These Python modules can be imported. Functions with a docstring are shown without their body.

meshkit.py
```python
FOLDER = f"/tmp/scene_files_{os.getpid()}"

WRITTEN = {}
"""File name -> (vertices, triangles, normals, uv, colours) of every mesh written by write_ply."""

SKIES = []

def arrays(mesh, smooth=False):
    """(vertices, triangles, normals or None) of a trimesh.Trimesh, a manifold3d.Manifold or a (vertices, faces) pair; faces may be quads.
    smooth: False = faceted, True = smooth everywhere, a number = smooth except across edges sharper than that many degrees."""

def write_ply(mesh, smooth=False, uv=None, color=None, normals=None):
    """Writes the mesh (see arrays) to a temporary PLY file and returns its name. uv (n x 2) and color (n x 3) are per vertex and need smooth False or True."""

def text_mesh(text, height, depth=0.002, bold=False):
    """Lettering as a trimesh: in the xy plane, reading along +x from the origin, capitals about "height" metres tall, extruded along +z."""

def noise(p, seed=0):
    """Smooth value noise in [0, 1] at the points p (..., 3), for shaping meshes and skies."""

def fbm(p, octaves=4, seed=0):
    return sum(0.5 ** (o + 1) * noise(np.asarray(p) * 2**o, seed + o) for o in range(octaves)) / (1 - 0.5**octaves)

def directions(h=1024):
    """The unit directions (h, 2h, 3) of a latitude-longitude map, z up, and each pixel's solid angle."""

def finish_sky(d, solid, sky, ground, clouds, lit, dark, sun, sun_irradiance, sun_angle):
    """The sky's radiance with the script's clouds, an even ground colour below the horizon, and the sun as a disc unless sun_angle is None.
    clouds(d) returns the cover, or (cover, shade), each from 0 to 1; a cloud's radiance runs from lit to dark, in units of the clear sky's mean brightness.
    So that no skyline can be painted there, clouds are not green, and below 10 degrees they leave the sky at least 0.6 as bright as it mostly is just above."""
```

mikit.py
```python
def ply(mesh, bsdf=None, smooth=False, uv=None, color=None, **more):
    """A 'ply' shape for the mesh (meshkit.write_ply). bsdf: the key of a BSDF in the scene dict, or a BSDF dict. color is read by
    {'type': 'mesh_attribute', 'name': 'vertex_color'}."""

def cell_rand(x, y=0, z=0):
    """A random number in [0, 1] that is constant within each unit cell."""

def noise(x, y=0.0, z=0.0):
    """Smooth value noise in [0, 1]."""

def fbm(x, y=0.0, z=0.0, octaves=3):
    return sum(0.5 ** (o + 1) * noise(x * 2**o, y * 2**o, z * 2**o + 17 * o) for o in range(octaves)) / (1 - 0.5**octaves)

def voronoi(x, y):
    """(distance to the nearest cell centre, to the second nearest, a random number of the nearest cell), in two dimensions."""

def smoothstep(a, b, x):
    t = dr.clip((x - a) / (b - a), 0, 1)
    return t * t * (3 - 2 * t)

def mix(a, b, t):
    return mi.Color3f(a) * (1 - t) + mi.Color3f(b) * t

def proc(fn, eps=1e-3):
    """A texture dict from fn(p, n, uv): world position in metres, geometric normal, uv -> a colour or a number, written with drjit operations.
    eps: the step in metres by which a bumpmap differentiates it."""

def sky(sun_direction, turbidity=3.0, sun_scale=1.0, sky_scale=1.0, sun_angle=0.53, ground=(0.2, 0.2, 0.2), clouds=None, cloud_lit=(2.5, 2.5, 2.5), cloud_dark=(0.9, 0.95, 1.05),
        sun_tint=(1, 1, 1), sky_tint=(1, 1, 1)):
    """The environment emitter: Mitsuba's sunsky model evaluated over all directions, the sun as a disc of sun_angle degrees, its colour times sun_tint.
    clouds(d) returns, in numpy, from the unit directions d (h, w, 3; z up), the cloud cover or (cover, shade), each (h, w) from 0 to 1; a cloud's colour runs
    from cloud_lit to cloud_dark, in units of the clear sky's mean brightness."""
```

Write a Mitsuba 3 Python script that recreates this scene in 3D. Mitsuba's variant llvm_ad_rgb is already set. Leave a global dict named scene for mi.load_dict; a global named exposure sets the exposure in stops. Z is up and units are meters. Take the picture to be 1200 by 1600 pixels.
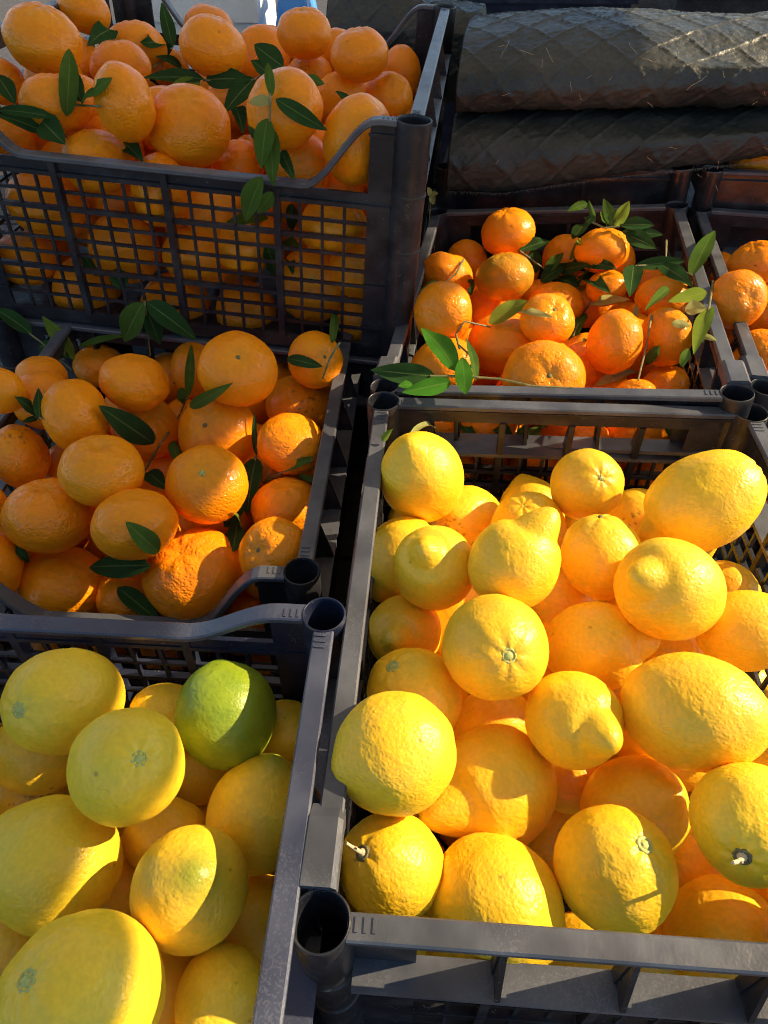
import math
import numpy as np
import trimesh
import mitsuba as mi
import drjit as dr
import mikit
import meshkit

# ------------------------------------------------------------------ camera, sky, exposure
scene, labels = {"type": "scene"}, {}
T = mi.ScalarTransform4f
CAM = np.array([0.0, 0.0, 0.31056])
FWD, UP = np.array([0.0, 0.714634, -0.699498]), np.array([-0.009841, 0.699464, 0.7146])
scene["camera"] = {
    "type": "perspective", "fov_axis": "x", "fov": 57.1283,
    "near_clip": 0.01, "far_clip": 500.0,
    "to_world": T().look_at(origin=CAM.tolist(), target=(CAM + FWD).tolist(), up=UP.tolist()),
}
SUN = np.array([0.82, 0.17, 0.545])
SUN /= np.linalg.norm(SUN)
scene["sky"] = mikit.sky(SUN.tolist(), turbidity=3.0, sun_tint=(1.0, 0.97, 0.9), sky_tint=(1.0, 0.98, 0.95))
exposure = 2.7
rng = np.random.default_rng(20)

# ------------------------------------------------------------------ helpers
def key_for(name, parent=None):
    base = name if parent is None else parent + "__" + name
    k, n = base, 0
    while k in scene or k in labels or k in TAKEN:
        n += 1
        k = f"{base}_{n:03d}"
    TAKEN.add(k)
    return k
TAKEN = set()


def part(name, mesh, bsdf, parent=None, smooth=False, color=None, kind=None, label=None):
    k = key_for(name, parent)
    scene[k] = mikit.ply(mesh, bsdf, smooth=smooth, color=color)
    d = {}
    if kind: d["kind"] = kind
    if label: d["label"] = label
    if d: labels[k] = d
    return k


def thing(name, label, category, group=None):
    k = key_for(name)
    labels[k] = {"label": label, "category": category}
    if group: labels[k]["group"] = group
    return k


def solid_thing(name, mesh, bsdf, label, category, smooth=False, color=None, group=None):
    k = key_for(name)
    scene[k] = mikit.ply(mesh, bsdf, smooth=smooth, color=color)
    labels[k] = {"label": label, "category": category}
    if group: labels[k]["group"] = group
    return k


def box(x0, x1, y0, y1, z0, z1):
    m = trimesh.creation.box(extents=(x1 - x0, y1 - y0, z1 - z0))
    m.apply_translation(((x0 + x1) / 2, (y0 + y1) / 2, (z0 + z1) / 2))
    return m


def cat(ms):
    return trimesh.util.concatenate(ms)


def grid_faces(n, m, wrap=False):
    """Quads of an n x m vertex grid (wrap closes the second direction)."""
    f = []
    for i in range(n - 1):
        for j in range(m if wrap else m - 1):
            a, b = i * m + j, i * m + (j + 1) % m
            f.append((a, b, b + m, a + m))
    f = np.array(f)
    return np.vstack([f[:, [0, 1, 2]], f[:, [0, 2, 3]]])


def sweep(path, side, section):
    """A closed section (k x 2: along side, along the path normal) swept along a path (n x 3), with end caps."""
    path = np.asarray(path, float)
    side = np.asarray(side, float)
    t = np.gradient(path, axis=0)
    t /= np.linalg.norm(t, axis=1, keepdims=True)
    nrm = np.cross(side[None], t)
    nrm /= np.linalg.norm(nrm, axis=1, keepdims=True)
    sec = np.asarray(section, float)
    v = path[:, None] + sec[None, :, :1] * side + sec[None, :, 1:] * nrm[:, None]
    n, k = len(path), len(sec)
    f = [grid_faces(n, k, True)]
    f.append(np.array([(0, j + 1, j) for j in range(1, k - 1)]))
    b = (n - 1) * k
    f.append(np.array([(b, b + j, b + j + 1) for j in range(1, k - 1)]))
    m = trimesh.Trimesh(v.reshape(-1, 3), np.vstack(f), process=False)
    trimesh.repair.fix_normals(m)
    return m


def chamfer(a0, a1, b0, b1, c):
    return [(a0 + c, b0), (a1 - c, b0), (a1, b0 + c), (a1, b1 - c), (a1 - c, b1), (a0 + c, b1), (a0, b1 - c), (a0, b0 + c)]


def tube(path, r0, r1, k=6):
    """A tapered round rod along points."""
    path = np.asarray(path, float)
    t = np.gradient(path, axis=0)
    t /= np.maximum(np.linalg.norm(t, axis=1, keepdims=True), 1e-9)
    ref = np.array([0.31, 0.52, 0.79])
    a = np.cross(t, ref)
    a /= np.linalg.norm(a, axis=1, keepdims=True)
    b = np.cross(t, a)
    rad = np.linspace(r0, r1, len(path))[:, None]
    ang = np.linspace(0, 2 * math.pi, k, endpoint=False)
    v = np.stack([path + rad * (math.cos(q) * a + math.sin(q) * b) for q in ang], 1)
    n = len(path)
    f = [grid_faces(n, k, True), np.array([(0, j + 1, j) for j in range(1, k - 1)]), np.array([((n - 1) * k, (n - 1) * k + j, (n - 1) * k + j + 1) for j in range(1, k - 1)])]
    m = trimesh.Trimesh(v.reshape(-1, 3), np.vstack(f), process=False)
    trimesh.repair.fix_normals(m)
    return m


def lathe(profile, k=36):
    """Profile points (r, z) turned about z."""
    p = np.asarray(profile, float)
    ang = np.linspace(0, 2 * math.pi, k, endpoint=False)
    v = np.stack([np.stack([p[:, 0] * math.cos(a), p[:, 0] * math.sin(a), p[:, 1]], 1) for a in ang], 1)
    return trimesh.Trimesh(v.reshape(-1, 3), grid_faces(len(p), k, True)[:, ::-1], process=False)


def frame(axis):
    a = np.asarray(axis, float)
    a = a / np.linalg.norm(a)
    b = np.cross(a, [0.3, 0.1, 0.95] if abs(a[2]) < 0.9 else [1, 0, 0])
    b /= np.linalg.norm(b)
    return np.stack([b, np.cross(a, b), a], 1)          # columns x, y, z = axis


# ------------------------------------------------------------------ materials
def n3(p, s, o=0.0):
    return mikit.noise(p.x * s + o, p.y * s - o, p.z * s + 2 * o)


def plastic_color(base, dust):
    def fn(p, n, uv):
        w = mikit.smoothstep(0.42, 0.75, mikit.fbm(p.x * 55, p.y * 55, p.z * 55, 4))
        scr = mikit.smoothstep(0.90, 0.97, mikit.noise(p.x * 900 + 7 * mikit.noise(p.y * 60, p.z * 60), p.y * 90, p.z * 350))
        speck = mikit.smoothstep(0.86, 0.92, n3(p, 1100.0)) * mikit.smoothstep(0.45, 0.6, n3(p, 120.0, 3.0))
        c = mikit.mix(base, dust, 0.08 + 0.5 * w)
        return mikit.mix(c, (0.42, 0.41, 0.38), dr.minimum(1, 0.08 * scr + 0.3 * speck))
    return fn


def rim_color(base, dust):
    def fn(p, n, uv):
        w = mikit.smoothstep(0.15, 0.85, mikit.fbm(p.x * 45, p.y * 45, p.z * 45, 4))
        g = mikit.smoothstep(0.52, 0.80, n3(p, 1500.0)) * mikit.smoothstep(0.35, 0.75, mikit.fbm(p.x * 40, p.y * 40, p.z * 40, 3))
        return mikit.mix(mikit.mix(base, dust, 0.25 + 0.6 * w), (0.46, 0.46, 0.45), 0.07 * g)
    return fn


def plastic_rough(p, n, uv):
    return 0.27 + 0.26 * mikit.fbm(p.x * 70, p.y * 70, p.z * 70, 3)


def plastic_bump(p, n, uv):
    return mikit.fbm(p.x * 160, p.y * 160, p.z * 160, 3) + 0.25 * n3(p, 1400.0)


ROUGH = mikit.proc(plastic_rough)
PBUMP = mikit.proc(plastic_bump, eps=4e-4)


def plastic(base, dust):
    return {"type": "twosided", "b": {"type": "bumpmap", "scale": 0.00022, "arbitrary": PBUMP,
            "bsdf": {"type": "principled", "base_color": mikit.proc(plastic_color(base, dust)), "roughness": ROUGH, "specular": 0.45}}}


scene["black_plastic"] = plastic((0.008, 0.009, 0.014), (0.045, 0.046, 0.050))
scene["worn_rim"] = plastic((0.017, 0.019, 0.027), (0.105, 0.113, 0.130))
scene["worn_rim"]["b"]["bsdf"]["specular"] = 0.7
scene["worn_rim"]["b"]["bsdf"]["base_color"] = mikit.proc(rim_color((0.017, 0.019, 0.027), (0.105, 0.113, 0.130)))
scene["worn_navy_rim"] = plastic((0.014, 0.019, 0.048), (0.08, 0.09, 0.125))
scene["worn_navy_rim"]["b"]["bsdf"]["specular"] = 0.7
scene["worn_navy_rim"]["b"]["bsdf"]["base_color"] = mikit.proc(rim_color((0.010, 0.015, 0.042), (0.060, 0.070, 0.105)))
scene["glossy_plastic"] = {"type": "twosided", "b": {"type": "bumpmap", "scale": 0.0003, "arbitrary": PBUMP, "bsdf": {"type": "principled", "base_color": mikit.proc(plastic_color((0.016, 0.014, 0.016), (0.05, 0.045, 0.045))), "roughness": 0.2, "specular": 0.6}}}
scene["navy_plastic"] = plastic((0.008, 0.012, 0.032), (0.035, 0.041, 0.065))


def lemon_bump(p, n, uv):
    return 0.7 * n3(p, 640.0) + 0.6 * n3(p, 1150.0, 5.0) + 0.12 * n3(p, 280.0, 9.0)


def mandarin_bump(p, n, uv):
    pore = mikit.smoothstep(0.5, 0.8, n3(p, 780.0))
    return 0.45 * n3(p, 300.0, 4.0) + 0.35 * n3(p, 640.0, 7.0) - 0.55 * pore


VC = {"type": "mesh_attribute", "name": "vertex_color"}
scene["lemon_peel"] = {"type": "bumpmap", "scale": 0.00032, "arbitrary": mikit.proc(lemon_bump, eps=3e-4),
                       "bsdf": {"type": "principled", "base_color": VC, "roughness": 0.42, "specular": 0.5}}
scene["mandarin_peel"] = {"type": "bumpmap", "scale": 0.0006, "arbitrary": mikit.proc(mandarin_bump, eps=3e-4),
                          "bsdf": {"type": "principled", "base_color": VC, "roughness": 0.21, "specular": 0.3}}


def leaf_color(a, b):
    def fn(p, n, uv):
        c = mikit.mix(a, b, mikit.fbm(p.x * 120, p.y * 120, p.z * 120, 3))
        vein = mikit.smoothstep(0.045, 0.0, dr.abs(uv.y - 0.5))
        side = mikit.smoothstep(0.93, 1.0, dr.sin((uv.x * 11 - dr.abs(uv.y - 0.5) * 7) * 6.2832)) * 0.10
        return mikit.mix(c, (0.30, 0.38, 0.12), dr.minimum(1, 0.38 * vein + side))
    return fn


def leaf(a, b, trans):
    # thin sheet: gloss on top, light shining through
    return {"type": "principledthin", "base_color": mikit.proc(leaf_color(a, b)), "roughness": 0.33, "diff_trans": trans, "eta": 1.45, "spec_trans": 0.0}


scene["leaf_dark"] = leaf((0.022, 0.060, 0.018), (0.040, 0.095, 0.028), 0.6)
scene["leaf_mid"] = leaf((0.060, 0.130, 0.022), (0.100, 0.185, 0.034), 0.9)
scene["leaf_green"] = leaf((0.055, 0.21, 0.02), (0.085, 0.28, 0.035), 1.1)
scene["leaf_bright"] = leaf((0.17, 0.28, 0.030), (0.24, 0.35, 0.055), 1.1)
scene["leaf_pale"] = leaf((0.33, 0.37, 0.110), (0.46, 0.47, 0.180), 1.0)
scene["twig_bark"] = {"type": "principled", "base_color": mikit.proc(lambda p, n, uv: mikit.mix((0.07, 0.10, 0.025), (0.22, 0.19, 0.08), n3(p, 260.0))), "roughness": 0.6}
scene["dry_fibre"] = {"type": "principled", "base_color": {"type": "rgb", "value": [0.55, 0.44, 0.26]}, "roughness": 0.7}
scene["calyx"] = {"type": "principled", "base_color": mikit.proc(lambda p, n, uv: mikit.mix((0.34, 0.40, 0.07), (0.52, 0.50, 0.17), n3(p, 900.0))), "roughness": 0.6}
scene["calyx_dark"] = {"type": "principled", "base_color": mikit.proc(lambda p, n, uv: mikit.mix((0.09, 0.07, 0.025), (0.20, 0.19, 0.07), n3(p, 900.0))), "roughness": 0.7}


def fabric_color(p, n, uv):
    f = mikit.fbm(p.x * 18, p.y * 18, p.z * 18, 4)
    fuzz = mikit.fbm(p.x * 420, p.y * 420, p.z * 420, 2)
    c = mikit.mix((0.017, 0.023, 0.022), (0.038, 0.041, 0.035), mikit.smoothstep(0.35, 0.7, f))
    return c * (0.75 + 0.5 * fuzz)


scene["quilt_fabric"] = {"type": "twosided", "b": {"type": "bumpmap", "scale": 0.0005,
                         "arbitrary": mikit.proc(lambda p, n, uv: mikit.fbm(p.x * 500, p.y * 500, p.z * 500, 2) + 1.2 * mikit.fbm(p.x * 90, p.y * 90, p.z * 90, 3), eps=5e-4),
                         "bsdf": {"type": "principled", "base_color": mikit.proc(fabric_color), "roughness": 0.48, "specular": 0.5, "sheen": 0.3}}}
# thin white awning cloth: sunlight glows through it
scene["canvas"] = {"type": "principledthin", "base_color": {"type": "rgb", "value": [0.64, 0.60, 0.52]}, "roughness": 0.8, "diff_trans": 0.75, "spec_trans": 0.0}
scene["wood"] = {"type": "principled", "roughness": 0.7, "base_color": mikit.proc(
    lambda p, n, uv: mikit.mix((0.030, 0.022, 0.015), (0.060, 0.045, 0.030), mikit.fbm(p.x * 4, p.y * 90, p.z * 90, 3)))}
scene["steel"] = {"type": "roughconductor", "material": "Al", "alpha": 0.25}
scene["asphalt"] = {"type": "principled", "roughness": 0.9, "base_color": mikit.proc(
    lambda p, n, uv: mikit.mix((0.04, 0.04, 0.042), (0.085, 0.083, 0.08), mikit.fbm(p.x * 60, p.y * 60, 0, 4)))}
scene["white_foam"] = {"type": "principled", "roughness": 0.6, "base_color": mikit.proc(lambda p, n, uv: mikit.mix((0.70, 0.68, 0.62), (0.82, 0.81, 0.78), n3(p, 60.0)))}
scene["blue_film"] = {"type": "twosided", "b": {"type": "principled", "roughness": 0.25, "base_color": mikit.proc(lambda p, n, uv: mikit.mix((0.03, 0.16, 0.55), (0.10, 0.38, 0.80), mikit.fbm(p.x * 40, p.y * 40, p.z * 40, 3)))}}

# ------------------------------------------------------------------ setting
scene["ground"] = mikit.ply(trimesh.Trimesh([(-150, -150, -0.95), (150, -150, -0.95), (150, 150, -0.95), (-150, 150, -0.95)], [(0, 1, 2), (0, 2, 3)]), "asphalt")
labels["ground"] = {"kind": "structure"}

TABLE = -0.2
tb = thing("market_table", "wooden trestle table that carries all the fruit crates", "table")
for i in range(9):
    part("plank", box(-1.05, 1.25, -0.32 + 0.26 * i, -0.066 + 0.26 * i, TABLE - 0.03, TABLE), "wood", tb)
for x in (-0.95, 1.15):
    for y in (-0.2, 1.9):
        part("leg", box(x - 0.03, x + 0.03, y - 0.03, y + 0.03, -0.95, TABLE - 0.031), "wood", tb)

# the awning whose shadow keeps the left crates out of the sun: its edge follows the shadow line seen on the fruit
AW = 0.80
shadow_edge = [(-0.105, -0.32), (-0.083, 0.00), (-0.075, 0.10), (-0.085, 0.25), (-0.055, 0.47), (0.065, 0.60), (0.060, 0.78), (0.025, 0.87), (0.025, 1.30)]
shift = SUN[:2] / SUN[2] * AW
edge = np.array(shadow_edge) + shift
aw = thing("market_awning", "off white canvas awning on steel poles beside the stall, outside the picture", "awning")
back = edge.copy()
back[:, 0] = -0.95
v = np.concatenate([np.c_[edge, np.full(len(edge), AW)], np.c_[back, np.full(len(edge), AW + 0.10)]])
m = len(edge)
f = [(i, i + 1, m + i + 1) for i in range(m - 1)] + [(i, m + i + 1, m + i) for i in range(m - 1)]
part("canvas_roof", trimesh.Trimesh(v, f, process=False), "canvas", aw)
ex = edge[:, 0].max()
part("pole", tube([(ex - 0.03, edge[-1, 1], -0.95), (ex - 0.03, edge[-1, 1], AW)], 0.012, 0.012, 10), "steel", aw)
part("pole", tube([(-0.94, edge[-1, 1], -0.95), (-0.94, edge[-1, 1], AW + 0.1)], 0.012, 0.012, 10), "steel", aw)


# ------------------------------------------------------------------ crates
def crate(label, centre, yaw, tilt, w, l, H, ends, dip=0.045, mat="black_plastic", pr=0.0122, pitch=0.0178, rows=None, rib_every=3, rib_off=0, lug=True, group=None):
    """Moulded crate: origin at the rim's middle, x across, y away; corner posts at (+-w/2, +-l/2)."""
    c, s = math.cos(yaw), math.sin(yaw)
    ex = np.array([c, s, tilt]); ex /= np.linalg.norm(ex)
    ey = np.array([-s, c, 0.0])
    M = np.eye(4); M[:3, :3] = np.stack([ex, ey, np.cross(ex, ey)], 1); M[:3, 3] = centre
    root = thing("fruit_crate", label, "crate", group)

    def put(name, mesh, parent=root, smooth=False, kind=None, worn=False):
        mesh = mesh.copy(); mesh.apply_transform(M)
        return part(name, mesh, ("worn_navy_rim" if mat == "navy_plastic" else "worn_rim") if worn else mat, parent, smooth, kind=kind)

    ri = pr - 0.0019
    for sy in (-1, 1):
        for sx in (-1, 1):
            prof = [(ri * 0.93, -0.10), (ri * 0.97, -0.05), (ri, -0.002), (ri + 0.0005, 0.0004), (ri + 0.0010, 0.0008), (pr - 0.0004, 0.0006), (pr, -0.0004), (pr, -0.006), (pr - 0.0002, -0.0064), (pr - 0.0003, -0.0520), (pr + 0.0005, -0.0526), (pr + 0.0005, -0.0542), (pr - 0.0004, -0.0548), (pr - 0.0005, -0.0970), (pr + 0.0003, -0.0976), (pr + 0.0003, -0.0992), (pr - 0.0006, -0.0998), (pr - 0.0008, -H)]
            p = lathe(prof, 40)
            cap = trimesh.creation.cylinder(radius=ri * 0.93, height=0.002, sections=24); cap.apply_translation((0, 0, -0.1))
            p = cat([p, cap]); p.apply_translation((sx * w / 2, sy * l / 2, 0))
            put("corner_post", p, smooth=40)
    put("floor_plate", box(-w / 2, w / 2, -l / 2, l / 2, -H, -H + 0.004))

    def wall(length, style, place):
        L = length - 2 * (pr - 0.0016)
        hs = L / 2
        panel, lattice, ribs, ledge = [], [], [], []
        S3 = lambda a, d, z: place(a, d, z)

        def bx(a0, a1, d0, d1, z0, z1):
            b = box(a0, a1, d0, d1, z0, z1)
            return b
        strip = 0.020
        if style == "dip":
            n = 61
            a = np.linspace(-hs, hs, n)
            q = np.clip((hs - 0.014 - np.abs(a)) / 0.058, 0, 1)
            z = -dip * (q * q * (3 - 2 * q)) - 0.0022
            rim = sweep(np.c_[a, np.zeros(n), z], (0, 1, 0), chamfer(-0.0045, 0.0070, -0.0022, 0.0022, 0.0009))
            top = -dip - 0.0046
            panel.append(bx(-hs, hs, -0.0012, 0.0016, top - 0.008, top))
            panel.append(bx(-hs + 0.001, hs - 0.001, -0.002, 0.0048, top - 0.0115, top - 0.0082))
            lat_top = top - 0.0115
            # gusset web under the raised corner of the rim
            for sg in (-1, 1):
                panel.append(bx(min(sg * hs, sg * (hs - strip)), max(sg * hs, sg * (hs - strip)), -0.0010, 0.0020, -H + 0.0005, -0.0046))
                for zz in (-0.012, top - 0.0116, (top - H) / 2 - 0.004, -H + 0.03):
                    panel.append(bx(min(sg * hs, sg * (hs - strip - 0.001)), max(sg * hs, sg * (hs - strip - 0.001)), 0.0023, 0.0040, zz - 0.0012, zz + 0.0012))
            first = strip
        elif style == "solid":
            a = np.linspace(-hs, hs, 9)
            rim = sweep(np.c_[a, np.zeros(9), np.full(9, -0.0022)], (0, 1, 0), chamfer(-0.0045, 0.0058, -0.0022, 0.0022, 0.0009))
            panel.append(bx(-hs, hs, -0.0012, 0.0012, -H + 0.0125, -0.0046))
            panel.append(bx(-hs, hs, 0.0013, 0.0050, -0.0130, -0.0100))
            first, lat_top = strip, -H * 0.62
        else:
            a = np.linspace(-hs, hs, 9)
            rim = sweep(np.c_[a, np.zeros(9), np.full(9, -0.0022)], (0, 1, 0), chamfer(-0.0045, 0.0066, -0.0022, 0.0022, 0.0009))
            lip = [bx(-hs, hs, -0.0044, -0.0028, -0.0062, -0.0043)]
            panel += lip
            panel.append(bx(-hs, hs, -0.0012, 0.0012, -0.0165, -0.0046))
            ledge.append(bx(-hs + 0.0005, hs - 0.0005, -0.0022, 0.0135, -0.0495, -0.0462))
            for sg in (-1, 1):
                panel.append(bx(min(sg * hs, sg * (hs - strip * 1.4)), max(sg * hs, sg * (hs - strip * 1.4)), -0.0008, 0.0008, -H + 0.0005, -0.0166))
            lat_top = -0.0496
            first = strip * 1.4
        panel.append(bx(-hs, hs, -0.0016, 0.0026, -H, -H + 0.012))
        ticks = []
        for sg in (-1, 1):
            for i in range(3):
                p0 = sg * (hs - 0.0035 - 0.0036 * i)
                ticks.append(bx(p0 - 0.0006, p0 + 0.0006, -0.0028, 0.0030, -0.001, 0.0007))
        rim = cat([rim] + ticks)
        # lattice and ribs between the corner strips
        span = L - 2 * first
        ncell = max(3, int(round(span / pitch)))
        zb = -H + 0.012
        nrow = rows or max(2, int(round((lat_top - zb) / (pitch * 0.9))))
        for i in range(1, ncell):
            p0 = -span / 2 + span * i / ncell
            if (i - rib_off) % rib_every == 0:
                if style == "dip":
                    ribs.append(bx(p0 - 0.0027, p0 + 0.0027, -0.0020, 0.0056, zb - 0.001, lat_top + 0.0135))
                elif style == "solid":
                    ribs.append(bx(p0 - 0.0022, p0 + 0.0022, 0.0013, 0.0062, zb + 0.001, -0.0131))
                else:
                    rib = bx(p0 - 0.0022, p0 + 0.0022, -0.0026, 0.0030, -0.0462, -0.0163)
                    g = trimesh.Trimesh([(p0 - 0.0012, 0.003, -0.006), (p0 - 0.0012, 0.003, -0.0461), (p0 - 0.0012, 0.0132, -0.0461), (p0 + 0.0012, 0.003, -0.006), (p0 + 0.0012, 0.003, -0.0461), (p0 + 0.0012, 0.0132, -0.0461)],
                                        [(0, 1, 2), (5, 4, 3), (0, 3, 4), (0, 4, 1), (1, 4, 5), (1, 5, 2), (2, 5, 3), (2, 3, 0)], process=False)
                    ribs.append(cat([rib, g, bx(p0 - 0.0024, p0 + 0.0024, -0.0020, 0.0040, zb - 0.001, lat_top)]))
            else:
                lattice.append(bx(p0 - 0.00115, p0 + 0.00115, -0.0012, 0.0014, zb - 0.001, lat_top + 0.001))
        for j in range(1, nrow):
            z = lat_top + (zb - lat_top) * j / nrow
            major = (nrow >= 7 and j in (2, nrow - 3))
            t = 0.0019 if major else 0.0013
            lattice.append(bx(-span / 2 - 0.001, span / 2 + 0.001, -0.0016, 0.0030 if major else 0.0010, z - t, z + t))
        return rim, cat(panel), cat(lattice), ribs, ledge

    for side in range(4):
        sgn = -1 if side in (0, 2) else 1
        if side < 2:
            length, style = w, ends
            R = np.eye(4) if sgn > 0 else np.diag([-1.0, -1.0, 1.0, 1.0])
            R[:3, 3] = (0, sgn * l / 2, 0)
        else:
            length, style = l, "window"
            R = np.array([[0, sgn, 0, sgn * w / 2], [-sgn, 0, 0, 0], [0, 0, 1, 0], [0, 0, 0, 1.0]])
        rim, panel, lattice, ribs, ledge = wall(length, style, None)
        for q in [rim, panel, lattice] + ribs + ledge: q.apply_transform(R)
        pk = put("side_panel", panel)
        put("rim", rim, pk, worn=True)
        put("lattice", lattice, pk, kind="stuff")
        for q in ribs: put("rib", q, pk)
        for q in ledge: put("ledge", q, pk, worn=True)
    if lug:
        for sx in (-1, 1):
            x0, x1 = sorted((sx * (w / 2 + pr * 0.95), sx * (w / 2 - pr * 0.40)))
            sec = chamfer(x0, x1, -0.010, 0.0034, 0.0022)
            y0 = -l / 2 + pr - 0.001
            q = sweep([(0, y0, 0), (0, y0 + 0.012, 0), (0, y0 + 0.028, 0), (0, y0 + 0.034, -0.004)], (1, 0, 0), sec)
            put("stacking_lug", q, worn=True)
    return root


CR = {"D": {"c": [0.1222, 0.2546, 0.0], "yaw": -0.0639, "t": 0.0208},
      "E": {"c": [0.1581, 0.6311, 0.0], "yaw": -0.1638, "t": 0.1},
      "F": {"c": [0.4545, 0.6137, 0.0], "yaw": -0.1709, "t": 0.0},
      "B": {"c": [-0.1794, 0.4851, -0.0396], "yaw": -0.0502, "t": 0.0},
      "C": {"c": [-0.1761, 0.0665, -0.0], "yaw": -0.0502, "t": 0.0},
      "A": {"c": [-0.1548, 0.8319, 0.162], "yaw": -0.1047, "t": -0.055}}


def C(k):
    f = CR[k]
    return f["c"], f["yaw"], f["t"]


tall = crate("tall black mesh crate heaped with mandarins at the top left", *C("A"), 0.40, 0.46, 0.205, "dip", dip=0.052, pr=0.0140, pitch=0.0187, rows=9, rib_every=5, rib_off=4, lug=False)
leftc = crate("black crate of mandarins at the middle left, low curved ends", *C("B"), 0.27, 0.354, 0.158, "dip", dip=0.062, lug=False)
lowc = crate("navy blue crate of greenish lemons at the bottom left", *C("C"), 0.27, 0.354, 0.198, "dip", dip=0.023, mat="navy_plastic", lug=False)
lemc = crate("black crate full of sunlit lemons at the lower right", *C("D"), 0.27, 0.354, 0.196, "window", pr=0.0126)
midc = crate("black crate of leafy mandarins behind the sunlit lemons", *C("E"), 0.263, 0.36, 0.186, "window")
farc = crate("black crate of mandarins cut off by the right frame edge", *C("F"), 0.263, 0.36, 0.198, "window")
base = crate("low black crate standing under the tall mandarin crate", [CR["A"]["c"][0], CR["A"]["c"][1], -0.047], -0.1047, -0.055, 0.40, 0.46, 0.135, "window", pr=0.0136, lug=False)
E = CR["E"]
exE = np.array([math.cos(E["yaw"]), math.sin(E["yaw"]), 0.0]); eyE = np.array([-exE[1], exE[0], 0.0])
RL = np.array([0.0535, 0.832, 0.0])            # rear left corner of the middle crate
rear1 = crate("dark crate under the quilted blankets, behind the middle mandarin crate", (RL + exE * 0.14 + eyE * 0.225 + [0, 0, 0.030]).tolist(), E["yaw"], 0.06, 0.263, 0.36, 0.222, "solid", rib_every=4, mat="glossy_plastic", lug=False)
rear2 = crate("dark crate under the blankets at the right, mandarins showing in it", (RL + exE * 0.435 + eyE * 0.225 + [0, 0, 0.042]).tolist(), E["yaw"], 0.03, 0.263, 0.36, 0.238, "solid", rib_every=4, mat="glossy_plastic", lug=False)

# ------------------------------------------------------------------ quilted blankets over the rear crates
NP = 340


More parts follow.
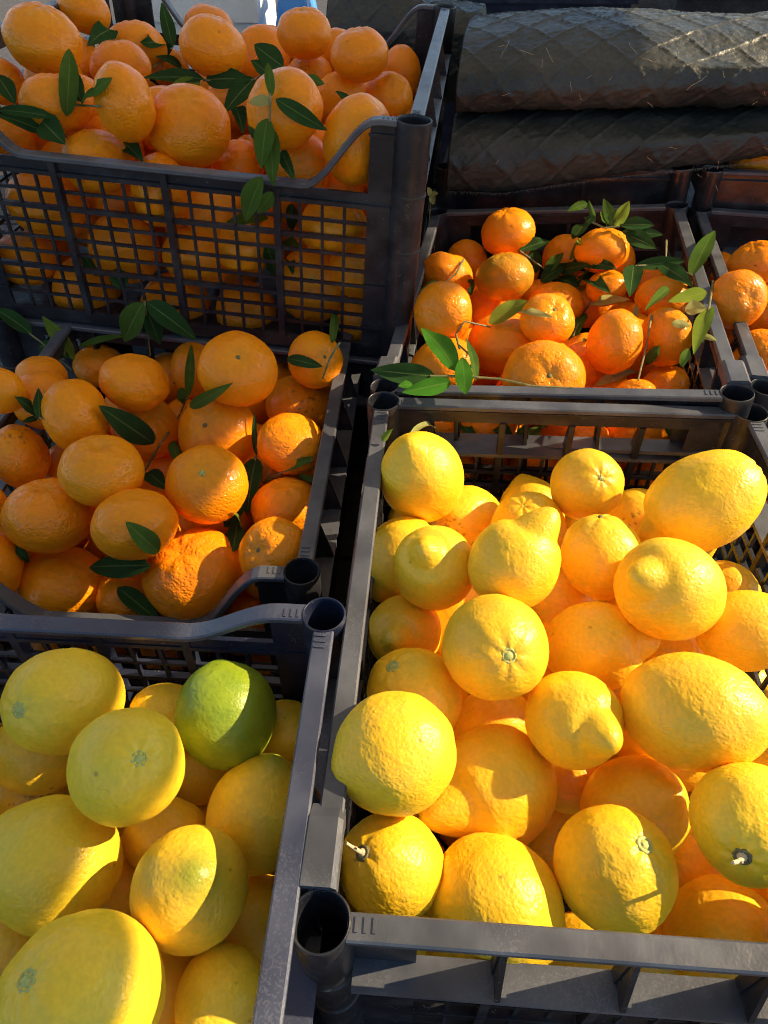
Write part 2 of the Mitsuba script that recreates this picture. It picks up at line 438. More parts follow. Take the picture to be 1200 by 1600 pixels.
def blanket(profile_fn, u0, u1, nu, seed, wrinkle):
    """Closed folded sheet: profile_fn(t 0..1 across the blanket) -> loop of (v, z); v away from the viewer, u along the crates."""
    us = np.linspace(u0, u1, nu)
    loops = []
    for uu in us:
        p = profile_fn((uu - u0) / (u1 - u0))
        d = np.r_[0, np.cumsum(np.linalg.norm(np.diff(np.vstack([p, p[:1]]), axis=0), axis=1))]
        n = NP
        s = np.linspace(0, d[-1], n, endpoint=False)
        q = np.stack([np.interp(s, d, np.r_[p[:, k], p[:1, k]]) for k in (0, 1)], 1)
        for _ in range(14): q = (np.roll(q, 1, 0) + 2 * q + np.roll(q, -1, 0)) / 4
        t = np.roll(q, -1, 0) - np.roll(q, 1, 0)
        t /= np.linalg.norm(t, axis=1, keepdims=True)
        nrm = np.stack([t[:, 1], -t[:, 0]], 1)
        pt = np.c_[np.full(n, uu) * 9, q * 9]
        wp = 0.010 * (meshkit.noise(pt * 1.3, seed + 21) - 0.5)
        a, b = (uu * 1.15 + s + wp) / 0.058, (uu * 0.98 - s - wp) / 0.058
        groove = np.minimum(np.abs(a - np.round(a)), np.abs(b - np.round(b)))
        h = 0.0024 * (1 - 0.6 * np.exp(-groove / 0.022) - 0.4 * np.exp(-groove / 0.12))
        h += 0.012 * (meshkit.fbm(pt * 0.7, 2, seed) - 0.5)
        tt = (uu - u0) / (u1 - u0)
        wr = meshkit.noise(np.c_[np.full(n, uu) * 46 + 3 * meshkit.noise(pt * 2.0, seed + 5), q * 9], seed + 2)
        h += wrinkle * np.clip((tt - 0.25) / 0.35, 0, 1) * (wr - 0.5)
        h += 0.0016 * (meshkit.noise(np.c_[np.full(n, uu), q] * 260, seed + 9) - 0.5)
        q = q + nrm * h[:, None]
        loops.append(RL + exE * uu + q[:, :1] * eyE + np.c_[np.zeros((n, 2)), q[:, 1]])
    v = np.concatenate(loops)
    n = NP
    f = [grid_faces(nu, n, True)]
    c0, c1 = len(v), len(v) + 1
    v = np.vstack([v, loops[0].mean(0), loops[-1].mean(0)])
    f.append(np.array([(c0, (j + 1) % n, j) for j in range(n)]))
    b = (nu - 1) * n
    f.append(np.array([(c1, b + j, b + (j + 1) % n) for j in range(n)]))
    m = trimesh.Trimesh(v, np.vstack(f), process=False)
    trimesh.repair.fix_normals(m)
    return m


def lower_profile(t):
    ze = 0.003 + 0.003 * math.sin(t * 9) + 0.155 * max(0, t - 0.09)      # lower edge climbs to the right
    zc = 0.072 + 0.060 * t
    return np.array([(0.020, ze), (0.014, ze + 0.012), (0.012, ze + 0.034), (0.018, (ze + zc) / 2 + 0.012), (0.030, zc - 0.012), (0.052, zc - 0.002), (0.12, zc + 0.004), (0.30, zc), (0.31, zc - 0.02), (0.12, zc - 0.022), (0.062, zc - 0.028), (0.040, (ze + zc) / 2), (0.034, ze + 0.03), (0.030, ze + 0.004)])


def upper_profile(t):
    zc = 0.074 + 0.060 * t
    zt = 0.143 + 0.040 * t + 0.004 * math.sin(t * 11)
    w = 0.012 * math.sin(t * 7 + 1)
    return np.array([(0.056, zc), (0.036, zc + 0.008), (0.026 + w * 0.3, zc + 0.026), (0.034 + w * 0.4, zc + 0.045), (0.058 + w * 0.5, zt - 0.010 - 0.016 * min(1, max(0, t - 0.28) * 6)), (0.095 + 0.02 * min(1, max(0, t - 0.28) * 6), zt), (0.16, zt + 0.004), (0.26, zt - 0.006), (0.31, zt - 0.03), (0.30, zc + 0.006), (0.18, zc + 0.006)])


bl = solid_thing("quilted_blanket", blanket(lower_profile, 0.012, 0.75, 330, 3, 0.006), "quilt_fabric", "lower dark grey quilted blanket with a frayed hanging edge, over the rear crates", "blanket", smooth=True)
bu = solid_thing("quilted_blanket", blanket(upper_profile, 0.014, 0.78, 360, 8, 0.020), "quilt_fabric", "thick upper roll of diamond quilted blanket, wrinkled and sunlit at its right end", "blanket", smooth=True)


def third_profile(t):
    zt = 0.138 + 0.010 * math.sin(t * 5)
    return np.array([(0.30, 0.02), (0.285, 0.06), (0.29, 0.11), (0.31, zt), (0.36, zt + 0.004), (0.42, zt - 0.012), (0.44, 0.08), (0.43, 0.02)])


scene["grey_lint"] = {"type": "principled", "base_color": {"type": "rgb", "value": [0.16, 0.15, 0.13]}, "roughness": 0.8}
b3 = solid_thing("quilted_blanket", blanket(third_profile, -0.19, 0.02, 80, 15, 0.004), "quilt_fabric", "dark blanket bundle glimpsed behind the tall mandarin crate", "blanket", smooth=True)

fr_ = []
for uu in np.linspace(0.015, 0.62, 520):
    t = (uu - 0.012) / 0.738
    p = RL + exE * uu + eyE * 0.0165 + np.array([0, 0, lower_profile(t)[0, 1] + 0.0015])
    d = -eyE * rng.uniform(0.1, 1) + exE * rng.normal() * 0.7 + np.array([0, 0, -rng.uniform(0.3, 1)])
    d *= rng.uniform(0.0015, 0.0045) / np.linalg.norm(d)
    fr_.append(tube([p, p + d * 0.5, p + d + exE * rng.normal() * 0.0006], 0.00022, 0.0001, 3))
part("fringe", cat(fr_), "grey_lint", bl, kind="stuff")

# straw, lint and thread bits caught on the blankets
bits = []
for i in range(48):
    uu, up_ = rng.uniform(0.03, 0.6), rng.uniform() < 0.72
    t = uu / 0.76
    if up_:
        zc, zt = 0.074 + 0.060 * t, 0.143 + 0.040 * t
        fz = rng.uniform(0.1, 0.95)
        vv, zz = np.interp(fz, [0, 0.35, 0.6, 1], [0.036, 0.026, 0.034, 0.062]), zc + (zt - zc) * fz
    else:
        vv, zz = 0.012, rng.uniform(0.03, 0.075)
    p = RL + exE * uu + eyE * (vv - 0.006) + np.array([0, 0, zz])
    ln = rng.uniform(0.002, 0.009) if i > 9 else rng.uniform(0.010, 0.02)
    d = exE * rng.normal() + np.array([0, 0, 1.0]) * rng.normal()
    d /= np.linalg.norm(d)
    k = eyE * rng.normal() * 0.3 + np.cross(d, eyE) * rng.normal() * 0.5
    q = [p + d * ln * s + k * ln * math.sin(3 * s) * 0.5 for s in np.linspace(-0.5, 0.5, 5)]
    bits.append(tube(q, 0.00018, 0.00012, 4))
scene["straw_bits"] = mikit.ply(cat(bits), "dry_fibre")
labels["straw_bits"] = {"label": "pale straw and lint bits scattered over the dark blankets", "category": "straw", "kind": "stuff"}

# frayed dry roots hanging from the left crate's rear corner post
CB = np.array(CR["B"]["c"]) + np.array([0.135 + 0.014, 0.354 / 2 - 0.012, -0.003])
hairs = []
for i in range(34):
    p = CB + rng.normal(0, 1, 3) * [0.003, 0.010, 0.006] + [0, -0.012, -0.004]
    pts = [p]
    d = np.array([0.35, -0.15, -0.9]) + rng.normal(0, 0.5, 3)
    for k in range(6):
        d = d + rng.normal(0, 0.45, 3); d /= np.linalg.norm(d)
        pts.append(pts[-1] + d * rng.uniform(0.003, 0.007))
    hairs.append(tube(pts, 0.0006, 0.0003, 5))
solid_thing("root_tuft", cat(hairs), "dry_fibre", "tuft of dry frayed roots at the rear corner post of the left mandarin crate", "roots")

# things glimpsed behind the stall
fb = thing("foam_box", "white foam box at the top edge of the photo, behind the tall crate", "box")
part("body", box(-0.40, -0.205, 1.30, 1.55, -0.2, 0.088), "white_foam", fb)
part("lid", box(-0.406, -0.199, 1.294, 1.556, 0.089, 0.122), "white_foam", fb)
n = 24
gx, gy = np.meshgrid(np.linspace(-0.19, -0.10, n), np.linspace(1.26, 1.45, n), indexing="ij")
gz = -0.2 + 0.33 * np.clip(np.minimum.reduce([(gx + 0.19) * 40, (-0.10 - gx) * 40, (gy - 1.26) * 30, (1.45 - gy) * 30]), 0, 1) ** 0.4 + 0.02 * (meshkit.fbm(np.stack([gx, gy, 0 * gx], -1) * 40, 3) - 0.5)
solid_thing("plastic_bag", trimesh.Trimesh(np.stack([gx, gy, gz], -1).reshape(-1, 3), grid_faces(n, n), process=False), "blue_film", "crumpled bright blue plastic bag behind the tall crate, at the top edge", "bag", smooth=True)
bk = thing("storage_bin", "dark blue storage bin behind the blankets at the top edge", "bin")
part("body", cat([box(0.02, 0.40, 1.42, 1.43, -0.2, 0.098), box(0.02, 0.40, 1.75, 1.76, -0.2, 0.098), box(0.02, 0.03, 1.431, 1.749, -0.2, 0.098), box(0.39, 0.40, 1.431, 1.749, -0.2, 0.098)]), "navy_plastic", bk)
part("rim", box(0.012, 0.408, 1.412, 1.432, 0.099, 0.110), "navy_plastic", bk)
bk2 = thing("storage_bin", "black storage bin behind the blankets at the top right", "bin")
part("body", box(0.46, 0.90, 1.38, 1.70, -0.2, 0.112), "black_plastic", bk2)
part("rim", box(0.452, 0.908, 1.372, 1.708, 0.113, 0.126), "black_plastic", bk2)

# tiny seedling in the gap beside the tall crate's right post
sd = thing("seedling", "tiny yellow green seedling in the gap beside the tall crate's front corner post", "plant")


# world positions and radii in tenths of a millimetre: crate, centre, radius, axis, elongation, end feature, look, label
FRUIT = [
('D', [259, 3656, -129], 307, [0.27, 0.16, -0.95], 1.16, '', '', 'large round lemon in the rear left corner of the sunlit crate, leaf behind it'),
('D', [624, 3786, -693], 291, [-0.69, -0.56, 0.47], 1.16, '', 'dots', 'shaded lemon with fine brown dots, tucked behind the rear left corner lemon'),
('D', [1026, 3484, -481], 278, [-0.29, -0.09, 0.95], 1.16, '', '', 'lemon half hidden behind the bumpy shouldered lemon near the rear window slot'),
('D', [758, 2727, 30], 267, [0.43, 0.44, 0.79], 1.06, 'knob', '', 'bumpy lemon with a blunt shoulder, between the nippled lemon and the rear window slot'),
('D', [314, 2858, -172], 263, [-0.26, -0.31, 0.91], 1.1, 'nipple', 'green', 'lemon with a greenish hooked nipple facing the camera, beside the left wall'),
('D', [143, 3229, -494], 280, [-0.57, -0.65, -0.5], 1.06, 'nipple', '', 'lemon squeezed against the left wall, its nipple pointing down left'),
('D', [1409, 3662, -190], 258, [0.09, -0.62, 0.78], 1.1, 'star', '', 'small round lemon with a star shaped stem scar, against the rear wall'),
('D', [2052, 3306, -10], 333, [-0.77, -0.2, -0.61], 1.26, 'nipple', '', 'big oval lemon lying against the right wall of the lemon crate'),
('D', [1944, 3778, -688], 271, [-0.25, 0.94, -0.24], 1.16, '', 'dots', 'shaded lemon deep behind the big oval lemon at the right wall'),
('D', [1397, 3050, -257], 261, [-0.1, 0.49, 0.86], 1.07, 'stem', '', 'upright small lemon with a wrinkled lower tip, left of the lemon with a blunt nipple'),
('D', [1647, 2609, -45], 306, [-0.74, -0.27, 0.62], 1.1, 'nipple', 'green', 'large lemon with a blunt greenish nipple facing the camera, below the big oval one'),
('D', [2415, 3182, -767], 225, [-0.27, 0.89, -0.38], 1.16, '', '', 'shaded lemon in the gap below the big oval lemon by the right wall'),
('D', [2139, 2499, -288], 247, [0.97, 0.08, 0.24], 1.16, '', '', 'pale lemon cut by the right frame edge, above the lemon tip'),
('D', [138, 2677, -585], 243, [-0.25, -0.71, 0.66], 1.1, 'nipple', '', 'dark golden lemon in shade by the left wall with a lit nipple'),
('D', [610, 2224, -81], 292, [0.07, -0.69, 0.72], 1.1, 'scar', '', 'large round lemon with a green stem scar near the middle of the lemon crate'),
('D', [1280, 2493, -456], 282, [0.89, -0.17, 0.42], 1.16, 'nipple', '', 'smooth shaded lemon in the centre whose nipple points right'),
('D', [1866, 2657, -754], 236, [-0.94, -0.05, 0.35], 1.16, '', '', 'dark lemon showing in the gap right of the smooth central lemon'),
('D', [185, 2138, -448], 272, [-0.47, 0.13, 0.87], 1.12, 'scar', '', 'lemon with a pale green scar and leaf scrap, under the lemon heaped over the wall'),
('D', [64, 1619, -102], 290, [-0.88, -0.43, 0.21], 1.06, 'nip0', 'green', 'large lemon heaped over the left wall of the crate, greenish on its underside'),
('D', [621, 1710, -667], 330, [-0.8, -0.55, 0.23], 1.06, 'knob', '', 'big lemon with a fat knob at its lower left end'),
('D', [1016, 1906, -281], 256, [0.41, -0.69, 0.6], 1.06, 'knob', '', 'plump lemon with a wrinkled tip facing lower right, in the middle of the crate'),
('D', [692, 2202, -863], 228, [0.98, 0.18, 0.07], 1.16, '', '', 'dark lemon in the gap below the large lemon with a green scar'),
('D', [1582, 1875, -137], 316, [0.88, -0.35, 0.32], 1.21, 'nip0', '', 'largest lemon of the crate, lying sideways at the right'),
('D', [2718, 2899, -1477], 174, [0.52, -0.75, 0.42], 1.18, 'knob', '', 'lemon tip poking out behind the largest lemon'),
('D', [2420, 2194, -1056], 198, [0.96, 0.24, -0.11], 1.16, '', '', 'shaded lemon at the right frame edge below the lemon tip'),
('D', [1369, 1613, -712], 284, [-0.39, 0.14, -0.91], 1.16, '', 'dots', 'lemon speckled with dark dots, half in the shadow of the lemon in front'),
('D', [1693, 1328, -164], 267, [-0.55, -0.72, 0.44], 1.1, 'stalk', '', 'lemon with a pale broken stalk in a dark hollow, at the right frame edge'),
('D', [1113, 1220, -447], 285, [0.26, 0.03, 0.96], 1.06, 'scar', '', 'round lemon with a grey green stem button, near the front rim'),
('D', [57, 1238, -504], 256, [-0.53, -0.07, 0.84], 1.1, 'stalk', '', 'lemon with a long dry stalk in the front left corner of the lemon crate'),
('D', [556, 1108, -601], 311, [-0.85, 0.52, 0.11], 1.06, 'stalkg', '', 'large lemon with a green stalk stub at its upper left, behind the front rim'),
('D', [1792, 1062, -1052], 309, [0.29, 0.89, -0.34], 1.16, '', '', 'lemon at the front right, cut off by the front rim'),
('D', [15, 1143, -1111], 250, [0.91, 0.06, 0.4], 1.16, '', '', 'lemon low in the front left corner, mostly hidden by the stalked lemon'),
('D', [1109, 1050, -1334], 249, [0.9, 0.08, 0.42], 1.16, '', '', 'low lemon peeping over the front rim under the stem button lemon'),
('D', [1529, 1155, -1495], 237, [0.96, 0.21, -0.19], 1.16, '', '', 'low lemon wedged between the stem button lemon and the front right lemon'),
('D', [1168, 1833, -1485], 319, [-0.74, -0.26, 0.62], 1.16, '', '', 'dark lemon in the gap right of the fat knob lemon'),
('D', [1823, 1532, -1272], 237, [-0.72, -0.05, 0.7], 1.1, '', '', 'dark lemon in the gap below the speckled lemon'),
('D', [1141, 1918, -987], 213, [0.98, 0.2, 0.02], 1.16, '', '', 'dark lemon in the gap under the wrinkled tip lemon'),
('D', [1247, 3065, -746], 247, [0.55, 0.81, -0.21], 1.16, '', '', 'dark lemon in the gap right of the bumpy shouldered lemon'),
('C', [-1774, 2077, -429], 311, [-0.29, -0.61, 0.74], 1.22, 'scar', 'green', 'oval greenish lemon with a stem stub at its left end, in the shaded lemon crate'),
('C', [-1245, 1595, -206], 284, [0.47, -0.3, 0.83], 1.1, 'scar', 'green', 'round lemon with a grey ringed stem scar, centre of the shaded lemon crate'),
('C', [-868, 2019, -464], 282, [0.26, -0.82, -0.51], 1.06, '', 'lime', 'single unripe green lemon in the shaded crate'),
('C', [-1283, 2146, -739], 218, [-0.94, 0.02, 0.34], 1.16, '', '', 'lemon hidden behind the round scarred lemon and the green one'),
('C', [-600, 2098, -869], 231, [-0.69, 0.31, -0.65], 1.16, '', '', 'dull lemon between the green lemon and the right crate wall'),
('C', [-655, 1570, -714], 288, [0.3, 0.59, 0.75], 1.14, 'nip0', 'greentip', 'lemon with a green shoulder by the right wall of the shaded crate'),
('C', [-887, 1116, -454], 276, [0.3, -0.1, 0.95], 1.1, 'nip0', 'greentip', 'lemon crossed by patches of sunlight, with a tiny green tip'),
('C', [-1630, 1282, -625], 317, [-0.75, 0.37, 0.55], 1.06, 'nip0', 'green', 'big pale lemon at the left frame edge of the shaded crate'),
('C', [-2218, 1939, -1378], 233, [-0.9, 0.01, 0.44], 1.16, '', 'dots', 'speckled lemon behind the big pale lemon'),
('C', [-1175, 1506, -847], 202, [0.98, 0.19, 0.06], 1.16, '', '', 'warm lit lemon squeezed between the scarred lemon and the sun patched lemon'),
('C', [-1206, 663, -327], 318, [-0.4, -0.02, 0.92], 1.06, 'scar', 'green', 'huge pale lemon in the bottom left corner of the photo'),
('C', [-699, 713, -710], 222, [0.3, -0.85, -0.42], 1.16, '', 'dots', 'dark speckled lemon at the bottom beside the right wall'),
('C', [-652, 1152, -1078], 236, [-0.58, -0.43, 0.69], 1.16, '', '', 'shaded lemon under the sun patched lemon by the right wall'),
('C', [-2094, 2037, -966], 260, [-0.98, 0.2, -0.04], 1.16, '', '', 'dark lemon below the oval lemon with the stem stub'),
('C', [-1118, 2012, -1106], 221, [-0.96, 0.07, 0.27], 1.16, '', '', 'dark lemon in the gap below the green lemon'),
('C', [-1437, 1336, -1133], 224, [-0.26, -0.82, 0.51], 1.16, '', '', 'orange glowing lemon in the gap left of the sun patched lemon'),
('C', [-1908, 1025, -1091], 229, [-0.99, 0.14, 0.06], 1.16, '', '', 'dark lemon at the left frame edge below the big pale lemon'),
('B', [-1214, 4969, -129], 299, [0.19, -0.51, 0.84], 0.81, 'dimple', '', 'broad mandarin with a dimpled top, rearmost in the left mandarin crate'),
('B', [-1847, 5899, -761], 275, [0.98, 0.14, 0.15], 0.81, '', '', 'mandarin fused behind the broad dimpled one'),
('B', [-620, 5401, -309], 235, [0.53, -0.62, 0.58], 0.81, 'stem', '', 'mandarin with a twig in the rear right corner of the left crate'),
('B', [-798, 5401, -788], 299, [0.12, 0.12, 0.99], 0.81, '', 'dots', 'flat mandarin along the right wall, below the twig mandarin'),
('B', [-760, 4509, -541], 265, [0.29, 0.06, 0.96], 0.81, '', '', 'creased mandarin along the right wall, half in sun'),
('B', [-1436, 4779, -642], 318, [-0.2, -0.59, 0.79], 0.81, 'dimple', '', 'round mandarin below the broad dimpled one, its dimple facing left'),
('B', [-1332, 3931, -471], 287, [0.06, -0.43, 0.9], 0.81, 'star', '', 'mandarin with a star shaped stem scar on top, in the crate centre'),
('B', [-2118, 4978, -748], 275, [0.55, -0.22, 0.81], 0.81, '', '', 'mandarin behind the long sprig, in the left crate'),
('B', [-2084, 4929, -237], 262, [0.25, 0.33, 0.91], 0.81, '', '', 'flattened mandarin in the back row of the left crate'),
('B', [-2877, 6087, -835], 234, [0.19, 0.09, 0.98], 0.81, '', '', 'small mandarin in the back row of the left crate'),
('B', [-2459, 4533, -295], 274, [0.98, 0.08, 0.19], 0.81, '', '', 'tall mandarin left of the sprig in the left crate'),
('B', [-2840, 4823, -351], 229, [0.32, -0.66, 0.68], 0.81, '', '', 'mandarin with two small leaves in front of it, left side'),
('B', [-2988, 5199, -364], 196, [0.11, 0.41, 0.91], 0.81, '', '', 'tiny looking mandarin in the back left of the left crate'),
('B', [-3015, 4591, -97], 177, [0.09, 0.99, -0.1], 0.81, '', '', 'dark mandarin at the left frame edge, back row of the left crate'),
('B', [-2953, 4380, -598], 244, [0.98, 0.17, 0.13], 0.81, '', 'dots', 'mandarin with a small dark speck near the left frame edge'),
('B', [-2070, 3891, -305], 281, [0.1, 0.1, 0.99], 0.81, '', 'yellow', 'yellowish wide mandarin left of the long sprig'),
('B', [-2504, 3738, -621], 302, [0.1, 0.18, 0.98], 0.81, '', '', 'large glossy mandarin near the left frame edge'),
('B', [-1758, 3486, -457], 275, [-0.05, 0.28, 0.96], 0.81, '', '', 'wide mandarin with a leaf lying over its right end'),
('B', [-1426, 3453, -954], 349, [-0.17, -0.06, 0.98], 0.81, '', '', 'big mandarin at the front, lit by a wedge of sun'),
('B', [-783, 3367, -614], 243, [-0.44, -0.51, 0.74], 0.81, 'dimple', 'yellow', 'yellow patched mandarin in the front right corner of the left crate'),
('B', [-778, 4022, -792], 258, [-0.05, 0.22, 0.97], 0.81, '', '', 'sunlit mandarin along the right wall, behind the yellow patched one'),
('B', [-2502, 3547, -1189], 313, [0.22, 0.28, 0.93], 0.81, '', '', 'wide flat mandarin at the front left of the left crate'),
('B', [-2886, 3414, -873], 235, [-0.89, -0.1, 0.44], 0.81, '', '', 'mandarin cut by the left frame edge, front row of the left crate'),
('B', [-3058, 3848, -635], 168, [-0.54, 0.68, -0.5], 0.81, '', '', 'mandarin barely showing at the left frame edge'),
('B', [-2087, 4849, -1271], 289, [-0.1, -0.87, 0.48], 0.81, '', '', 'dark mandarin deep beneath the sprig'),
('B', [-1939, 3462, -1257], 272, [0.33, 0.31, 0.89], 0.81, '', '', 'dark mandarin low in the front of the left crate'),
('A', [-3095, 7463, 1686], 311, [0.31, -0.02, 0.95], 0.81, '', 'yellow', 'large flattened mandarin on top of the heap at the left frame edge'),
('A', [-3253, 9100, 1650], 253, [0.32, 0.17, 0.93], 0.81, '', '', 'mandarin at the top edge of the photo in the tall crate'),
('A', [-2134, 6390, 1460], 266, [0.97, 0.17, 0.14], 0.81, '', '', 'upright mandarin left of the centre of the heap, leaf at its side'),
('A', [-1719, 6694, 1203], 333, [0.11, -0.46, 0.88], 0.81, '', '', 'big mandarin bulging over the front rim, a pale leaf on its top'),
('A', [-1686, 7958, 1543], 300, [0.29, 0.08, 0.95], 0.81, '', '', 'shiny mandarin at the top middle of the heap'),
('A', [-2171, 10202, 1287], 290, [0.26, 0.13, 0.96], 0.81, '', '', 'mandarin directly behind the shiny one at the top middle'),
('A', [-2734, 8312, 1287], 284, [-0.08, 0.06, 1.0], 0.81, '', '', 'broad mandarin behind the upright one'),
('A', [-2970, 9696, 1168], 331, [-0.1, 0.37, 0.92], 0.81, '', '', 'mandarin at the back of the heap with leaves at its right'),
('A', [-2816, 6685, 1375], 262, [0.01, 0.31, 0.95], 0.81, '', '', 'mandarin crossed by a pointed upright leaf'),
('A', [-3530, 7357, 1375], 173, [0.53, -0.81, 0.23], 0.81, '', '', 'small shaded mandarin at the left frame edge of the tall crate'),
('A', [-2499, 6429, 990], 270, [0.14, -0.3, 0.94], 0.81, '', '', 'mandarin resting just behind the front rim, its top above the rim'),
('A', [-1976, 6381, 777], 286, [-0.98, 0.1, 0.15], 0.81, '', '', 'mandarin lower behind the front rim and the mesh'),
('A', [-3459, 7008, 992], 188, [0.44, 0.1, 0.89], 0.81, '', '', 'mandarin under the leaves at the left end of the front rim'),
('A', [-908, 9052, 1460], 276, [0.0, -0.11, 0.99], 0.81, '', '', 'pear shaped mandarin at the back of the heap'),
('A', [-290, 8285, 1425], 274, [-0.09, 0.01, 1.0], 0.81, '', '', 'round mandarin at the back right of the heap'),
('A', [-902, 9285, 1010], 253, [-0.1, -0.04, 0.99], 0.81, '', 'dots', 'flat mandarin with dark specks behind the sprig mandarin'),
('A', [-825, 6275, 1456], 292, [-0.33, -0.48, 0.81], 0.81, 'stem', '', 'oval mandarin carrying the long hanging sprig'),
('A', [-499, 8421, 982], 256, [0.19, 0.98, 0.03], 0.81, '', '', 'mandarin with a small leaf between the sprig one and the corner'),
('A', [11, 8547, 998], 241, [0.13, -0.36, 0.92], 0.81, 'nip0', '', 'mandarin with a pointed neck beside the right wall of the tall crate'),
('A', [169, 10090, 866], 284, [0.97, 0.19, 0.14], 0.81, '', '', 'dark mandarin in the rear right corner behind the necked one'),
('A', [-239, 6240, 1230], 319, [-0.93, 0.35, 0.06], 0.81, '', 'yellow', 'large yellowish mandarin at the front right corner, seen through the curved cut-out'),
('A', [-749, 6452, 977], 246, [-0.07, 0.88, -0.46], 0.81, '', '', 'deep orange mandarin under the sprig mandarin'),
('A', [-1402, 6980, 764], 249, [-0.43, -0.36, 0.83], 0.81, '', '', 'mandarin just behind the front rim beside the hanging sprig'),
('A', [-1497, 9766, 1109], 303, [0.16, -0.77, 0.62], 0.81, '', '', 'mandarin half hidden behind the shiny one at top middle'),
('A', [-1410, 10301, 1089], 262, [0.24, 0.07, 0.97], 0.81, '', '', 'dim mandarin at the back between two brighter ones'),
('A', [-2772, 10323, 838], 221, [-0.21, 0.97, 0.1], 0.81, '', '', 'small dark mandarin peeping left of the shiny top middle one'),
('A', [-1691, 8450, 915], 269, [-0.17, -0.67, 0.72], 0.81, '', '', 'dark mandarin under the leaf clump in the middle of the heap'),
('A', [-3128, 6605, 548], 327, [0.34, 0.16, 0.93], 0.81, '', '', 'mandarin behind the mesh, upper left of the front panel'),
('A', [-2489, 6522, 179], 312, [-0.01, 0.98, 0.2], 0.81, '', '', 'mandarin behind the mesh, middle of the front panel left half'),
('A', [-3485, 6579, 55], 266, [0.14, -0.15, 0.98], 0.81, '', '', 'mandarin behind the mesh at the left frame edge'),
('A', [-2985, 6569, -266], 307, [-0.72, 0.65, -0.26], 0.81, '', '', 'mandarin behind the mesh, bottom left of the front panel'),
('A', [-1769, 6457, 153], 324, [-0.06, 0.37, 0.93], 0.81, '', '', 'mandarin behind the mesh, centre of the front panel'),
('A', [-1282, 6275, 337], 257, [-0.25, -0.3, 0.92], 0.81, '', '', 'mandarin behind the mesh beneath the hanging sprig'),
('A', [-477, 6222, 554], 277, [-0.1, 0.06, 0.99], 0.81, '', 'yellow', 'mandarin behind the mesh, upper right of the front panel'),
('A', [-707, 6335, -65], 321, [0.1, -0.79, 0.61], 0.81, 'star', 'yellow', 'mandarin behind the mesh with its star shaped scar showing, lower right'),
('A', [-1383, 6370, -379], 277, [0.4, -0.8, 0.45], 0.81, '', '', 'mandarin behind the mesh, bottom centre of the front panel'),
('A', [-1582, 6572, 576], 292, [0.3, -0.68, 0.67], 0.81, '', '', 'shaded mandarin deeper behind the mesh, upper middle'),
('A', [-261, 6289, 134], 253, [0.02, -0.85, 0.52], 0.81, '', '', 'shaded mandarin behind the mesh beside the right corner post'),
('A', [-2106, 6504, -362], 324, [-0.12, -0.19, 0.97], 0.81, '', '', 'shaded mandarin behind the mesh, low in the middle'),
('E', [1341, 7741, -128], 283, [-0.26, 0.05, 0.97], 0.81, '', '', 'mandarin topmost at the rear left of the middle crate, in shade'),
('E', [1176, 6668, -130], 265, [-0.19, 0.28, 0.94], 0.81, '', 'olive', 'olive tinted mandarin left of the dark leaf clump'),
('E', [622, 6981, -267], 261, [0.2, 0.32, 0.92], 0.81, '', '', 'mandarin with a sunlit crescent, by the left rear of the middle crate'),
('E', [502, 5679, 11], 254, [-0.6, -0.71, 0.37], 0.81, '', '', 'brownish shaded mandarin by the left wall of the middle crate'),
('E', [930, 7953, -576], 231, [-0.42, -0.87, 0.27], 0.81, '', '', 'dark mandarin behind the crescent lit one'),
('E', [2265, 7232, -95], 257, [-0.12, 0.2, 0.97], 0.81, '', '', 'mandarin with a crown of leaves behind it'),
('E', [1386, 5473, 67], 218, [0.12, -0.49, 0.86], 0.81, 'dimple', '', 'mandarin with a wrinkled sunlit top in the middle of the crate'),
('E', [1816, 6959, -591], 272, [0.02, -0.01, 1.0], 0.81, '', '', 'shaded mandarin behind the wrinkled topped one'),
('E', [1097, 5693, -298], 320, [-0.03, 0.28, 0.96], 0.81, '', '', 'large sunlit mandarin under the curled bright leaf'),
('E', [1297, 4901, -160], 310, [-0.02, -0.74, 0.67], 0.81, 'dimple', '', 'big creased mandarin at the front rim of the middle crate'),
('E', [522, 5320, -323], 289, [-0.25, 0.02, 0.97], 0.81, '', '', 'mandarin under the bright green leaves at the front left'),
('E', [1095, 6842, -565], 231, [0.42, 0.88, -0.23], 0.81, '', 'dots', 'small mandarin with two dark specks under the olive one'),
('E', [1955, 5341, -58], 253, [-0.98, -0.03, 0.21], 0.81, '', 'scab', 'mandarin with a brown scab on its right side'),
('E', [2459, 5516, -119], 238, [0.96, 0.29, 0.04], 0.81, '', '', 'mandarin partly covered by the curling leaves at the right'),
('E', [2756, 6520, -270], 249, [-0.08, 0.09, 0.99], 0.81, '', '', 'mandarin with a sunlit top beneath two dark leaves'),
('E', [2514, 5341, -481], 185, [-0.27, 0.21, 0.94], 0.81, '', '', 'mandarin near the front right corner, above the striped leaf'),
('E', [2061, 4825, -288], 176, [-0.29, 0.06, 0.96], 0.81, '', '', 'mandarin at the front rim below the thin twig'),
('E', [2305, 6922, -362], 198, [-0.26, 0.03, 0.97], 0.81, '', '', 'mandarin below the leaf crowned one, partly behind leaves'),
('E', [2259, 7192, -710], 264, [-0.23, 0.22, 0.95], 0.81, '', '', 'dark mandarin in the shade behind the scabbed one'),
('E', [1792, 5554, -453], 216, [-0.04, 0.75, -0.66], 0.81, '', '', 'shaded mandarin with a narrow leaf, left of the scabbed one'),
('E', [2987, 7622, -630], 221, [0.39, 0.75, -0.53], 0.81, '', '', 'dark mandarin beneath the leaves by the rear right'),
('E', [2010, 7775, -422], 231, [-0.69, -0.53, 0.5], 0.81, '', '', 'dark mandarin behind the leaf clump'),
